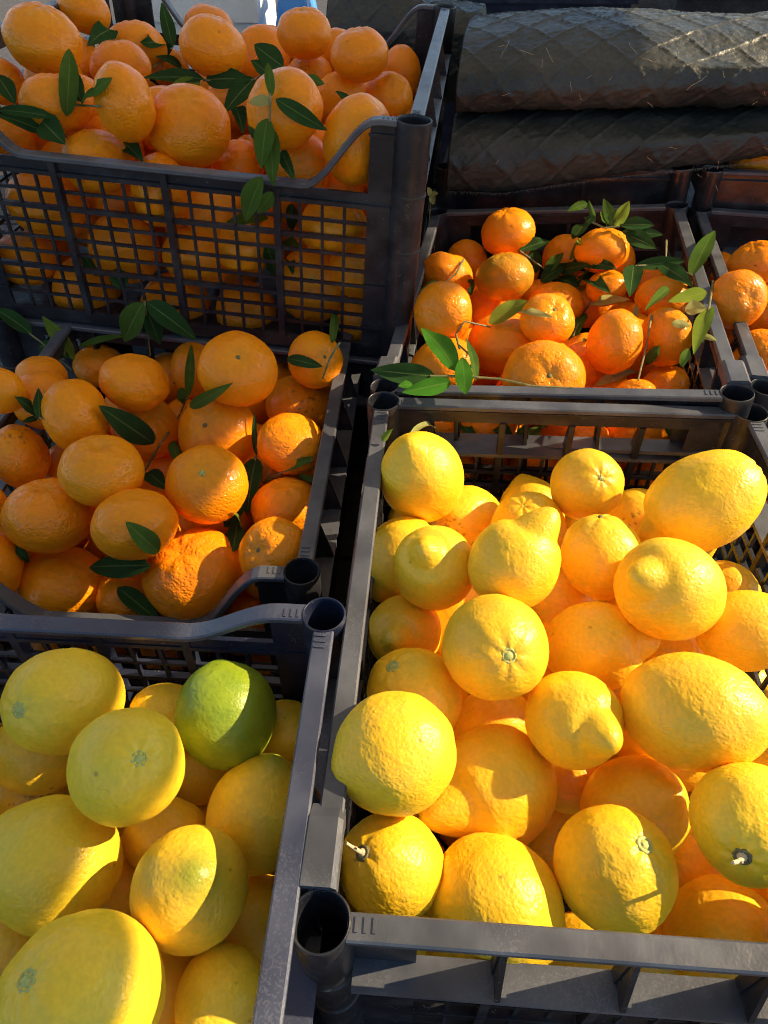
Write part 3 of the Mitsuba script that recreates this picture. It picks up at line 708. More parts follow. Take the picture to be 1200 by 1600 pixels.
('E', [853, 5987, -750], 296, [-0.25, 0.97, 0.07], 0.81, '', '', 'reddish shaded mandarin between two sunlit ones at the left'),
('E', [460, 5015, -745], 164, [0.18, 0.24, 0.95], 0.81, '', '', 'mandarin seen through the left window slot of the lemon crate'),
('E', [1730, 4806, -750], 228, [-0.17, 0.35, 0.92], 0.81, '', '', 'sunlit mandarin seen through the middle window slot of the lemon crate'),
('E', [2141, 4813, -652], 213, [-0.41, 0.11, 0.9], 0.81, '', '', 'mandarin seen through the right window slot of the lemon crate'),
('E', [958, 4985, -744], 281, [0.39, -0.8, 0.46], 0.81, '', '', 'shaded mandarin behind the leaf in the window slot'),
('F', [3755, 6928, -85], 242, [-0.42, 0.12, 0.9], 0.81, '', '', 'mandarin at the rear of the far right crate, its top lit'),
('F', [3113, 5807, 100], 237, [0.1, -0.84, 0.54], 0.81, '', '', 'tall mandarin next to the divider in the far right crate'),
('F', [3813, 7823, -540], 165, [-0.68, -0.12, 0.72], 0.81, '', '', 'small shaded mandarin in the rear corner of the far right crate'),
('F', [3925, 6663, -482], 238, [0.35, 0.83, -0.44], 0.81, '', '', 'mandarin at the right frame edge, middle row'),
('F', [3979, 6912, -981], 246, [-0.2, 0.14, 0.97], 0.81, '', '', 'mandarin behind the frontmost one in the far right crate'),
('F', [3302, 5459, -294], 244, [-0.61, -0.67, 0.43], 0.81, '', '', 'frontmost large mandarin of the far right crate'),
('F', [4027, 7012, -1524], 238, [-0.3, 0.24, 0.92], 0.81, '', '', 'sunlit mandarin low in the front corner of the far right crate'),
]
DEEP_FRUIT = [
('D',[2100,1034,-431],267), ('D',[516,2928,-816],302), ('D',[1174,4005,-804],264), ('D',[2220,1504,-786],295), ('D',[1704,2073,-808],312), ('D',[1855,3147,-819],273), 
('D',[1347,3542,-880],267), ('D',[153,1867,-930],265), ('D',[982,2596,-935],274), ('D',[850,3348,-951],267), ('D',[281,2401,-966],269), ('D',[254,3426,-982],291), 
('D',[295,4052,-1014],279), ('D',[2381,3926,-975],267), ('D',[1505,2514,-1056],269), ('D',[1643,3991,-1072],300), ('D',[581,1333,-1092],268), ('D',[2167,3436,-1108],274), 
('D',[2057,2496,-1158],268), ('D',[1453,3082,-1192],275), ('D',[551,1897,-1264],289), ('D',[2244,1789,-1254],294), ('D',[233,2811,-1302],295), ('D',[746,2386,-1350],269), 
('D',[134,1533,-1370],265), ('D',[1643,3536,-1350],266), ('D',[1710,2154,-1360],267), ('D',[2214,1236,-1378],283), ('D',[225,2273,-1477],290), ('D',[341,3859,-1506],288), 
('D',[452,1142,-1537],270), ('D',[2232,2248,-1587],273), ('D',[2354,3401,-1592],274), ('D',[2263,2760,-1654],268), ('C',[-1522,452,-800],293), ('C',[-842,231,-800],286), 
('C',[-913,-331,-800],308), ('C',[-2638,1550,-804],287), ('C',[-1098,782,-946],271), ('C',[-1559,1858,-1039],271), ('C',[-1253,43,-1082],277), ('C',[-2403,1168,-1112],279), 
('C',[-1980,541,-1159],265), ('C',[-701,1750,-1220],269), ('C',[-757,-41,-1237],268), ('C',[-741,538,-1265],284), ('C',[-1509,765,-1274],272), ('C',[-2565,1615,-1327],271), 
('C',[-1938,1422,-1342],275), ('C',[-1053,1142,-1349],285), ('C',[-1754,2138,-1437],287), ('C',[-2736,2152,-1441],298), ('C',[-1201,1716,-1450],269), ('C',[-1168,330,-1496],271), 
('C',[-2124,893,-1507],266), ('C',[-1531,1221,-1615],267), ('C',[-676,1421,-1646],290), ('B',[-1003,4676,-996],280), ('B',[-2705,4669,-996],288), ('B',[-1148,6134,-996],247), 
('B',[-1654,5260,-996],252), ('B',[-2438,5518,-996],292), ('B',[-2392,4167,-996],260), ('B',[-2224,6131,-997],249), ('B',[-1601,6296,-997],252), ('B',[-1308,4219,-1000],274), 
('B',[-686,6044,-1002],256), ('B',[-1347,5700,-1004],252), ('B',[-2887,3874,-1018],257), ('B',[-872,3619,-1069],256), ('B',[-1882,3919,-1084],252), ('B',[-1214,5125,-1140],261), 
('B',[-2829,5171,-1167],255), ('B',[-1953,5584,-1172],253), ('B',[-2657,6308,-1175],258), ('B',[-864,4249,-1196],248), ('B',[-1464,4670,-1247],263), ('B',[-890,5662,-1261],252), 
('B',[-737,5087,-1263],254), ('B',[-2811,4270,-1304],255), ('B',[-1890,6105,-1324],249), ('B',[-1216,3882,-1357],254), ('B',[-1746,4283,-1402],259), ('B',[-928,6254,-1407],269), 
('B',[-2420,5223,-1423],253), ('B',[-1076,3365,-1454],248), ('B',[-2175,3949,-1487],248), ('B',[-784,4644,-1490],253), ('B',[-2258,5778,-1498],249), ('B',[-1520,3508,-1509],252), 
('B',[-2866,3857,-1529],250), ('B',[-2318,6277,-1539],266), ('B',[-801,3972,-1564],248), ('B',[-2233,3503,-1660],257), ('B',[-704,5659,-1694],247), ('B',[-1876,4621,-1706],247), 
('B',[-2714,3459,-1758],269), ('B',[-2735,4378,-1776],248), ('B',[-1120,3727,-1817],256), ('B',[-691,6219,-1862],249), ('B',[-882,4393,-1878],253), ('B',[-768,5004,-1898],252), 
('B',[-1761,3395,-1951],290), ('B',[-916,3339,-2019],248), ('B',[-940,5469,-2082],256), ('A',[-618,9858,1097],303), ('A',[-3246,8609,1233],273), ('A',[-3309,7982,1233],267), 
('A',[-366,9360,1065],256), ('A',[-2819,7255,1185],269), ('A',[-928,6965,1072],293), ('A',[-2117,7211,1091],274), ('A',[-42,6702,965],273), ('A',[-983,7515,1001],268), 
('A',[-382,8909,887],256), ('A',[-2261,7823,982],260), ('A',[-1920,9095,966],255), ('A',[-98,7269,840],256), ('A',[-3310,7450,1013],260), ('A',[-2515,6930,950],257), 
('A',[-1091,7986,855],270), ('A',[-597,7253,794],256), ('A',[-1864,10345,874],267), ('A',[-1232,8613,827],255), ('A',[-1980,9667,864],255), ('A',[-356,10168,751],258), 
('A',[-476,6768,716],261), ('A',[-88,7783,697],263), ('A',[-1076,9795,757],267), ('A',[-1810,7430,738],264), ('A',[-1403,9116,703],258), ('A',[-2518,7443,742],273), 
('A',[-468,9630,635],273), ('A',[61,8848,594],299), ('A',[-753,8701,616],272), ('A',[-211,8334,565],267), ('A',[-3039,7138,707],273), ('A',[-2043,6945,641],267), 
('A',[-1357,7642,595],262), ('A',[-2223,10063,647],269), ('A',[-57,6883,506],257), ('A',[-13,9455,495],263), ('A',[-3146,9509,656],258), ('A',[-978,7069,523],274), 
('A',[-1722,8777,494],274), ('A',[-3096,10009,553],267), ('A',[233,9978,356],272), ('A',[-2584,7016,433],286), ('A',[-1570,7198,336],273), ('A',[-2154,7375,355],284), 
('A',[24,7934,234],267), ('A',[-480,6896,242],261), ('A',[-3449,7065,405],265), ('A',[-1267,6795,192],276), ('A',[59,8465,128],273), ('A',[138,9006,77],269), 
('A',[-1296,7863,146],260), ('A',[-80,7035,-11],256), ('A',[-2004,6951,93],260), ('A',[-3095,7320,142],259), ('A',[-876,7110,10],274), ('A',[-8,10129,-129],258), 
('A',[-39,7538,-162],256), ('A',[-2450,7165,-61],261), ('A',[-1560,6976,-187],268), ('A',[3,8067,-270],290), ('A',[-396,6740,-273],257), ('A',[-3467,7120,-120],255), 
('A',[-220,6262,-362],266), ('E',[2521,7660,-381],263), ('E',[633,6477,-557],241), ('E',[1282,7257,-509],243), ('E',[2271,5836,-404],264), ('E',[1379,5227,-554],238), 
('E',[1511,7814,-602],252), ('E',[1518,5891,-573],254), ('E',[885,7202,-726],241), ('E',[2419,6291,-584],254), ('E',[2062,5244,-647],244), ('E',[1958,6111,-686],254), 
('E',[1722,7402,-747],241), ('E',[1125,7575,-877],255), ('E',[946,6501,-883],242), ('E',[567,5357,-928],257), ('E',[2687,6709,-743],270), ('E',[2225,7675,-806],253), 
('E',[1221,5510,-875],249), ('E',[1406,6925,-901],261), ('E',[2595,5872,-769],247), ('E',[2004,5653,-831],240), ('E',[2467,5047,-837],261), ('E',[1645,5285,-931],248), 
('E',[967,6918,-1067],243), ('E',[2689,7170,-906],241), ('E',[1362,5929,-1017],244), ('E',[1765,7794,-1020],263), ('E',[1405,4905,-1067],239), ('E',[609,5788,-1172],261), 
('E',[1907,7089,-1066],259), ('E',[2711,7627,-1016],247), ('E',[638,4962,-1178],245), ('E',[683,6262,-1198],252), ('E',[2249,6277,-1050],240), ('E',[962,7879,-1204],241), 
('E',[2021,5021,-1062],243), ('E',[2544,5486,-1022],242), ('E',[1352,6460,-1173],254), ('E',[2713,6271,-1047],255), ('E',[1033,5245,-1208],242), ('E',[1733,5665,-1208],245), 
('E',[2373,4669,-1142],266), ('E',[2168,5857,-1222],243), ('E',[1054,5721,-1341],248), ('E',[954,6582,-1385],240), ('E',[873,7228,-1454],244), ('E',[613,5379,-1457],268), 
('E',[2642,5863,-1315],272), ('E',[1773,4770,-1399],242), ('E',[1332,6081,-1472],248), ('E',[1154,4901,-1490],246), ('E',[967,7666,-1642],276), ('E',[2541,5111,-1463],250), 
('E',[2722,6402,-1497],249), ('E',[518,4989,-1710],239), ('E',[1092,5377,-1663],249), ('E',[878,6857,-1735],239), ('E',[1607,6412,-1663],256), ('F',[3891,5172,-450],253), 
('F',[4252,7004,-450],259), ('F',[4634,5341,-450],273), ('F',[5345,5290,-450],243), ('F',[5489,6233,-450],278), ('F',[4900,7127,-450],264), ('F',[4561,5942,-450],279), 
('F',[5727,7265,-450],252), ('F',[4893,6563,-450],249), ('F',[4316,4711,-451],271), ('F',[5253,5761,-451],250), ('F',[5247,4643,-451],269), ('F',[4181,5629,-453],248), 
('F',[3328,4896,-454],247), ('F',[5361,6901,-456],242), ('F',[5289,7478,-464],260), ('F',[4370,6472,-465],276), ('F',[4768,7598,-503],247), ('F',[3772,7077,-536],239), 
('F',[4808,4815,-544],246), ('F',[4057,6099,-553],242), ('F',[3709,5649,-596],246), ('F',[3807,4789,-701],244), ('F',[3448,5260,-716],245), ('F',[4248,5278,-759],255), 
('F',[5028,4584,-890],249), ('F',[4439,4656,-923],251), ('F',[3333,4849,-953],264), ('F',[3838,5824,-1022],249), ('F',[3815,7716,-1052],243), ('F',[3445,5590,-1176],263), 
('F',[3732,7287,-1223],239), ('F',[4753,4605,-1265],248), ('F',[3638,5046,-1332],247), ('F',[3549,6012,-1414],241), ('F',[5284,4502,-1443],250), ('F',[3991,7658,-1476],244), 
('F',[3302,4835,-1563],239), ('F',[3498,5413,-1627],241), ('F',[3594,6579,-1693],242), ('F',[3952,5114,-1696],254), 
]
# name, label, stems (points), leaves (centre line base to tip, width, shade)
SPRIGS = [
('citrus_sprig', 'long leafy sprig hanging over the front rim of the tall crate', [[[-900,6058,1698],[-895,6017,1665],[-892,5987,1630],[-890,5965,1593],[-895,5946,1537],[-903,5941,1476],[-912,5951,1411],[-912,5909,1348],[-912,5867,1284],[-912,5824,1220],[-908,5785,1180],[-908,5768,1132],[-910,5768,1077]]], [[[[-881,5973,1590],[-924,5975,1587],[-969,5986,1582],[-1016,6013,1573],[-1071,6081,1553]],84,'p'],[[[-846,5974,1604],[-751,5949,1558],[-660,5964,1501],[-567,5980,1443],[-472,5987,1387]],127,'d'],[[[-875,5989,1621],[-882,6017,1670],[-891,6063,1714],[-908,6159,1747],[-934,6318,1767]],73,'m'],[[[-921,5958,1476],[-935,5905,1403],[-948,5851,1329],[-962,5797,1255],[-976,5743,1180]],159,'m'],[[[-898,5957,1410],[-897,5897,1322],[-893,5824,1239],[-887,5737,1160],[-894,5736,1050]],150,'m'],[[[-1005,5918,1301],[-1023,5933,1331],[-1041,5948,1361],[-1060,5963,1391],[-1078,5978,1420]],59,'d'],[[[-880,6276,1145],[-839,6134,1133],[-795,5963,1133],[-744,5731,1156],[-722,5718,1106]],99,'d'],[[[-979,5785,1109],[-1021,5780,1026],[-1063,5774,941],[-1107,5769,855],[-1151,5763,766]],177,'m'],[[[-910,5778,996],[-944,5772,956],[-978,5765,915],[-1013,5759,875],[-1048,5752,833]],111,'m']]),
('citrus_sprig', 'clump of dark leaves in the middle of the mandarin heap', [[[-1782,7766,1312],[-1719,7728,1316],[-1665,7730,1310],[-1616,7760,1298],[-1525,7744,1303],[-1433,7729,1307],[-1342,7713,1311],[-1277,7736,1335],[-1212,7760,1359],[-1147,7783,1383]]], [[[[-1774,7741,1328],[-1919,7730,1331],[-2064,7719,1333],[-2208,7708,1336],[-2351,7698,1338]],132,'d'],[[[-1812,7738,1323],[-1907,7677,1275],[-2001,7616,1226],[-2095,7554,1178],[-2189,7493,1130]],199,'b'],[[[-1753,7745,1317],[-1637,7711,1327],[-1530,7715,1328],[-1422,7708,1332],[-1312,7696,1337]],199,'d'],[[[-1283,7751,1336],[-1354,7681,1278],[-1425,7611,1222],[-1495,7541,1165],[-1566,7472,1108]],199,'d'],[[[-1007,7826,1412],[-1077,7851,1453],[-1147,7877,1493],[-1216,7902,1533],[-1285,7927,1573]],199,'d'],[[[-1148,7777,1363],[-1190,7789,1389],[-1231,7801,1416],[-1273,7813,1442],[-1314,7824,1468]],146,'d'],[[[-1601,8153,975],[-1545,7944,968],[-1489,7737,964],[-1434,7531,961],[-1380,7328,961]],165,'d']]),
('citrus_sprig', 'three leaves round a twig, left part of the mandarin heap, one standing upright', [[[-2626,6433,1440],[-2594,6463,1428],[-2565,6503,1414],[-2542,6558,1395],[-2423,6375,1442],[-2285,6134,1503],[-2225,6096,1512]]], [[[[-2652,6426,1348],[-2618,6450,1467],[-2640,6611,1550],[-2736,6963,1595],[-2791,7217,1668]],151,'m'],[[[-2549,6566,1417],[-2555,6567,1478],[-2617,6711,1504],[-2692,6887,1524],[-2848,7272,1501]],141,'d'],[[[-2556,6542,1404],[-2419,6394,1493],[-2248,6143,1604],[-2166,6122,1656],[-2101,6144,1697]],131,'m']]),
('citrus_sprig', 'dark leaf cluster at the left end of the tall crate front rim', [[[-3247,7139,1026],[-2990,6691,1183],[-2826,6437,1280],[-2751,6380,1321],[-2735,6401,1275],[-2727,6439,1224],[-2738,6525,1157]]], [[[[-3097,6537,1405],[-3188,6681,1424],[-3280,6826,1444],[-3374,6973,1466],[-3469,7120,1489]],154,'d'],[[[-2743,6386,1353],[-2850,6375,1368],[-2981,6415,1369],[-3106,6440,1374],[-3228,6459,1381]],102,'d'],[[[-2894,6467,1217],[-2983,6458,1251],[-3071,6448,1285],[-3158,6439,1318],[-3244,6429,1351]],150,'d'],[[[-2852,6395,1316],[-2804,6361,1283],[-2756,6328,1249],[-2708,6295,1215],[-2660,6262,1182]],217,'d']]),
('citrus_sprig', 'pair of dark leaves behind the shiny mandarin, back of the heap', [[[-2724,9439,1050],[-2676,9491,1076],[-2667,9687,1072],[-2722,10126,1019],[-2658,10015,1082],[-2579,9845,1155],[-2554,9877,1188]]], [[[[-2711,10155,1026],[-2680,9742,1143],[-2700,9537,1215],[-2730,9380,1276],[-2791,9336,1315]],242,'d'],[[[-2572,9867,1164],[-2603,9950,1263],[-2634,10032,1361],[-2664,10114,1460],[-2695,10196,1558]],164,'d'],[[[-2580,10153,884],[-2608,9971,955],[-2628,9770,1029],[-2635,9535,1109],[-2671,9416,1164]],116,'d']]),
('citrus_leaf', 'single dark leaf by the mandarin at the top edge of the photo', [], [[[[-3114,9461,1398],[-3034,8982,1449],[-3060,8831,1442],[-3046,8572,1457],[-3063,8410,1455]],206,'d']]),
('citrus_leaf', 'dark leaf wedged under the upright mandarin above the front rim', [], [[[[-2337,6718,1068],[-2258,6589,1066],[-2180,6462,1065],[-2104,6335,1065],[-2029,6209,1065]],154,'d']]),
('citrus_leaf', 'small leaf between two mandarins near the right corner of the tall crate', [], [[[[-327,7040,1301],[-362,7049,1325],[-398,7059,1349],[-433,7068,1373],[-468,7077,1396]],74,'d']]),
('citrus_leaf', 'small dull leaf behind the sprig mandarin', [], [[[[-737,7231,1463],[-695,7210,1456],[-652,7189,1449],[-609,7168,1441],[-567,7147,1434]],93,'m']]),
('citrus_sprig', 'leaves caught behind the mesh beneath the hanging sprig', [[[-925,6760,462],[-945,6792,365],[-965,6823,266],[-986,6851,165],[-984,6677,160],[-982,6504,157],[-980,6334,156]]], [[[[-1065,6106,425],[-1049,6101,355],[-1043,6154,257],[-1033,6188,165],[-1021,6213,75]],163,'d'],[[[-901,6763,533],[-905,6763,467],[-913,6791,390],[-921,6821,310],[-928,6842,233]],119,'d'],[[[-987,6852,145],[-935,6729,173],[-883,6607,202],[-832,6485,231],[-783,6364,261]],119,'m'],[[[-1124,6676,434],[-1172,6367,539],[-1246,6240,572],[-1319,6121,603],[-1427,6167,567]],124,'m'],[[[-971,6818,-3],[-914,6451,118],[-882,6259,161],[-854,6098,191],[-843,6051,168]],91,'d']]),
('citrus_sprig', 'leaf bits behind the mesh at the left of the front panel', [], [[[[-2846,6383,207],[-2825,6381,151],[-2805,6379,94],[-2784,6376,37],[-2762,6372,-20]],131,'d'],[[[-2491,6175,153],[-2479,6156,108],[-2468,6137,63],[-2456,6118,18],[-2445,6098,-28]],166,'d']]),
('citrus_sprig', 'drooping leaves on a forked twig before the mesh of the tall crate', [[[-2192,5903,-19],[-2202,5904,-94],[-2211,5905,-169],[-2221,5906,-247],[-2238,5908,-361],[-2255,5909,-479],[-2272,5911,-600]]], [[[[-2213,5915,-45],[-2278,5912,-141],[-2346,5909,-240],[-2414,5906,-341],[-2484,5903,-444]],232,'m'],[[[-2181,5912,-36],[-2079,5891,-119],[-1975,5870,-204],[-1871,5849,-290],[-1765,5828,-377]],204,'d'],[[[-2196,5913,-152],[-2181,5902,-224],[-2166,5890,-297],[-2151,5878,-370],[-2136,5867,-445]],168,'d']]),
('citrus_sprig', 'long leaves at the rear left corner of the left mandarin crate, one bright', [[[-3651,6137,-324],[-3537,6081,-382],[-3423,6024,-440],[-3310,5968,-498],[-3212,5906,-560],[-3115,5845,-623],[-3018,5784,-685]]], [[[[-3408,6032,-447],[-3493,6065,-398],[-3577,6099,-350],[-3662,6132,-301],[-3746,6165,-253]],159,'d'],[[[-2998,5862,-620],[-3072,5926,-540],[-3145,5990,-461],[-3219,6054,-381],[-3291,6117,-302]],146,'b'],[[[-3333,5955,-525],[-3254,5925,-542],[-3175,5895,-558],[-3096,5865,-574],[-3018,5836,-590]],173,'d'],[[[-2963,5949,-532],[-2835,5960,-506],[-2709,5971,-480],[-2582,5983,-454],[-2456,5994,-428]],93,'m']]),
('citrus_sprig', 'long upright sprig in the middle of the left mandarin crate', [[[-2188,4412,-999],[-2134,4461,-949],[-2080,4510,-899],[-2089,4701,-972],[-2035,4708,-892],[-1981,4711,-809],[-1931,4724,-737],[-1885,4804,-694],[-1893,5027,-761],[-1950,5400,-934],[-1863,5260,-761],[-1777,5118,-592],[-1693,4974,-425]]], [[[[-1975,4705,-708],[-2039,4637,-554],[-2098,4567,-403],[-2150,4494,-255],[-2196,4418,-109]],213,'d'],[[[-1685,4990,-423],[-1725,5206,-436],[-1764,5426,-444],[-1803,5650,-449],[-1842,5878,-449]],87,'m'],[[[-1617,4764,-365],[-1505,4727,-277],[-1393,4682,-184],[-1280,4622,-84],[-1183,4609,-17]],100,'m'],[[[-1934,5533,-896],[-1881,5396,-748],[-1880,5407,-708],[-1918,5531,-746],[-1930,5580,-731]],91,'m'],[[[-1865,4829,-784],[-1801,4678,-727],[-1778,4635,-757],[-1756,4592,-786],[-1733,4549,-816]],89,'m'],[[[-2087,4665,-1001],[-2021,4598,-993],[-1956,4532,-985],[-1892,4466,-977],[-1829,4400,-968]],155,'d'],[[[-2344,4342,-1085],[-2304,4388,-1023],[-2264,4435,-961],[-2224,4481,-900],[-2184,4527,-838]],106,'d']]),
('citrus_sprig', 'pair of small leaves on a mandarin at the left', [[[-2893,4585,-403],[-2848,4561,-363],[-2815,4555,-337],[-2786,4556,-317],[-2651,4352,-173],[-2624,4324,-162],[-2603,4305,-157]]], [[[[-2797,4564,-310],[-2804,4533,-243],[-2811,4500,-176],[-2816,4467,-110],[-2821,4433,-45]],108,'d'],[[[-2646,4339,-190],[-2638,4365,-133],[-2685,4481,-143],[-2717,4572,-132],[-2741,4651,-112]],80,'d'],[[[-2800,4565,-348],[-2815,4534,-335],[-2830,4503,-321],[-2844,4472,-308],[-2858,4442,-294]],50,'d']]),
('citrus_leaf', 'bright leaf lying on the right end of a wide mandarin', [], [[[[-1556,3281,-518],[-1574,3236,-391],[-1608,3226,-307],[-1649,3234,-242],[-1697,3254,-191]],139,'m']]),
('citrus_leaf', 'dark leaf lying between two front mandarins of the left crate', [], [[[[-1659,3318,-702],[-1795,3365,-760],[-1934,3411,-819],[-2076,3458,-878],[-2221,3504,-937]],193,'d']]),
('citrus_sprig', 'bluish dark leaf standing beside the star scarred mandarin', [[[-1080,4559,-709],[-1085,4508,-732],[-1092,4468,-763],[-1101,4436,-802]]], [[[[-1079,4542,-723],[-1083,4402,-761],[-1085,4255,-789],[-1081,4094,-798],[-1093,3994,-862]],181,'d'],[[[-1076,4565,-714],[-1077,4611,-636],[-1078,4655,-557],[-1077,4694,-475],[-1080,4748,-406]],52,'d']]),
('citrus_sprig', 'curled leaf cluster beside the yellow patched mandarin', [[[-1274,3915,-1003],[-1239,3918,-947],[-1208,3933,-903],[-1180,3957,-869],[-1152,3986,-845],[-1126,4022,-827],[-1102,4065,-816]]], [[[[-1273,3926,-912],[-1225,3941,-862],[-1180,3968,-823],[-1139,4006,-796],[-1101,4056,-780]],132,'d'],[[[-1118,3528,-775],[-1128,3630,-797],[-1137,3733,-818],[-1147,3837,-837],[-1155,3943,-855]],138,'d'],[[[-1175,3949,-993],[-1162,3888,-875],[-1149,3826,-759],[-1134,3762,-643],[-1120,3698,-529]],75,'b']]),
('citrus_sprig', 'thin dry twig with narrow leaves by the right wall of the left crate', [[[-1009,4381,-852],[-944,4333,-770],[-881,4285,-689],[-820,4235,-609],[-727,4210,-545],[-643,4231,-522],[-564,4288,-530]]], [[[[-883,4440,-817],[-774,4262,-611],[-694,4219,-525],[-623,4224,-483],[-558,4267,-472]],88,'m'],[[[-694,4267,-662],[-647,4218,-642],[-605,4198,-647],[-563,4178,-653],[-521,4159,-659]],50,'m']]),
('citrus_sprig', 'leaves on the twig of the rear right corner mandarin', [[[-392,5325,-82],[-420,5286,-110],[-448,5247,-138],[-476,5208,-167],[-496,5169,-210],[-517,5146,-263],[-541,5141,-329]]], [[[[-847,5235,-188],[-766,5199,-185],[-685,5150,-174],[-607,5125,-177],[-532,5123,-195]],106,'d'],[[[-461,5364,-112],[-458,5392,-54],[-468,5582,-89],[-478,5774,-121],[-501,6133,-241]],80,'m']]),
('citrus_leaf', 'dark leaf low at the front of the left crate', [], [[[[-1973,3340,-976],[-1880,3274,-999],[-1795,3221,-1036],[-1709,3165,-1069],[-1622,3108,-1099]],143,'d']]),
('citrus_leaf', 'small dark leaf near the left frame edge, left crate', [], [[[[-2811,3654,-829],[-2695,3514,-735],[-2658,3476,-752],[-2636,3458,-788],[-2648,3485,-878]],67,'d']]),
('citrus_leaf', 'small green leaf stuck on the inner corner post of the lemon crate', [], [[[[-14,3891,-10],[4,3899,12],[22,3907,35],[39,3915,57],[57,3922,79]],53,'b']]),
('citrus_leaf', 'yellow green leaf behind the rear left lemon', [], [[[[166,3718,174],[225,3979,-23],[288,4206,-191],[353,4385,-322],[443,4799,-634]],73,'p']]),
('citrus_sprig', 'long twig with bright leaves across the front left of the middle crate', [[[329,4411,190],[403,4412,190],[477,4414,190],[551,4415,190],[646,4406,190],[741,4396,190],[835,4387,190],[912,4358,190],[987,4329,190],[1063,4300,190],[1159,4294,190],[1255,4287,190],[1351,4281,190]],[[577,4316,190],[607,4427,190],[638,4542,190],[671,4660,190],[637,4726,190],[602,4792,190],[567,4860,190]]], [[[[368,4427,180],[249,4431,190],[129,4434,200],[10,4438,210],[-109,4442,220]],160,'d'],[[[477,4354,180],[385,4305,190],[295,4256,200],[206,4208,210],[118,4161,220]],129,'g'],[[[196,4324,180],[170,4303,190],[143,4282,200],[118,4261,210],[92,4239,220]],60,'g'],[[[529,4498,180],[470,4629,190],[410,4766,200],[347,4908,210],[282,5056,220]],178,'g'],[[[574,4202,180],[575,4304,190],[576,4409,200],[577,4517,210],[578,4628,220]],132,'g'],[[[666,4374,180],[657,4500,190],[648,4630,200],[638,4766,210],[628,4906,220]],78,'m']]),
('citrus_sprig', 'bright curled leaf on a pale twig upon the large sunlit mandarin', [[[619,5180,-44],[610,5229,-27],[604,5300,-22],[602,5418,-45],[625,5418,-4],[648,5430,31],[673,5452,59],[751,5477,27],[830,5502,-4],[910,5527,-36]]], [[[[903,5581,-29],[981,5584,24],[1058,5581,80],[1130,5566,141],[1210,5591,181]],168,'b'],[[[1105,5658,42],[1167,5518,105],[1211,5317,202],[1282,5253,225],[1360,5221,231]],70,'p']]),
('citrus_sprig', 'dark leaf clump beside the olive tinted mandarin', [[[1443,7452,-209],[1535,7427,-263],[1628,7402,-318],[1722,7376,-373],[1870,7436,-430],[2021,7496,-487],[2174,7555,-544]]], [[[[1444,7462,-213],[1538,7519,-209],[1626,7542,-190],[1711,7552,-165],[1842,7758,-224]],151,'d'],[[[1582,7532,-229],[1605,7542,-302],[1628,7551,-375],[1652,7560,-450],[1675,7568,-525]],184,'d'],[[[2058,7521,-349],[2092,7207,-225],[2169,7068,-181],[2242,6930,-136],[2369,6964,-171]],145,'d'],[[[1936,7521,-455],[1979,7382,-371],[2016,7232,-284],[2044,7064,-188],[2088,6959,-124]],126,'d'],[[[2176,7556,-552],[2191,7285,-466],[2174,6932,-336],[2191,6709,-268],[2260,6655,-283]],161,'d'],[[[1941,7619,-593],[1935,7328,-477],[1970,7208,-443],[2039,7215,-472],[2085,7138,-459]],182,'d'],[[[2098,7219,-484],[2111,7147,-386],[2120,7066,-286],[2123,6970,-180],[2140,6922,-99]],102,'m'],[[[1697,7318,-493],[1757,7313,-438],[1836,7383,-419],[1909,7432,-390],[1980,7470,-356]],152,'d'],[[[1724,7362,-403],[1777,7400,-366],[1829,7439,-329],[1881,7478,-292],[1934,7517,-255]],121,'m']]),
('citrus_sprig', 'crown of leaves behind the rear mandarin of the middle crate', [[[2050,7201,223],[2104,7182,208],[2158,7163,192],[2211,7144,177],[2261,7148,180],[2312,7156,182],[2363,7162,184]]], [[[[2038,7334,345],[1984,7309,334],[1929,7285,324],[1875,7261,314],[1821,7237,303]],91,'m'],[[[2118,7198,206],[2099,7227,250],[2079,7257,295],[2059,7286,339],[2040,7315,383]],56,'m'],[[[2299,7185,174],[2268,7211,234],[2241,7251,289],[2215,7291,344],[2188,7330,398]],119,'m'],[[[2342,7218,160],[2357,7207,230],[2387,7243,281],[2417,7278,331],[2447,7314,382]],126,'b'],[[[2366,7181,189],[2450,7172,194],[2535,7162,198],[2618,7153,203],[2702,7143,208]],140,'d'],[[[2406,7175,126],[2493,7121,142],[2594,7106,141],[2694,7091,140],[2794,7076,139]],126,'d'],[[[2432,7118,124],[2505,7083,103],[2578,7049,83],[2651,7015,62],[2724,6981,41]],168,'d'],[[[2060,7706,-185],[2023,7407,9],[2031,7283,124],[2043,7178,229],[2093,7212,277]],159,'d'],[[[2019,7518,-334],[2004,7403,-220],[1988,7286,-108],[1971,7168,2],[1953,7048,110]],95,'b'],[[[2237,7175,177],[2216,7188,211],[2196,7205,242],[2177,7222,274],[2157,7239,306]],112,'m']]),
('citrus_sprig', 'dark leaves and an upright pale leaf over the divider of the middle crate', [[[2740,6819,190],[2672,6582,190],[2607,6357,190],[2545,6142,190]],[[2292,6253,190],[2392,6272,190],[2492,6292,190],[2592,6312,190],[2653,6234,190],[2713,6158,190],[2772,6083,190]]], [[[[2295,6300,180],[2238,6116,190],[2183,5938,200],[2131,5767,210],[2080,5602,220]],171,'d'],[[[2300,6274,180],[2415,6282,190],[2530,6289,200],[2644,6297,210],[2759,6304,220]],118,'d'],[[[2529,6332,180],[2568,6194,190],[2605,6059,200],[2641,5928,210],[2676,5800,220]],150,'d'],[[[2762,6078,180],[2879,6292,190],[3001,6516,200],[3130,6753,210],[3267,7002,220]],170,'m']]),
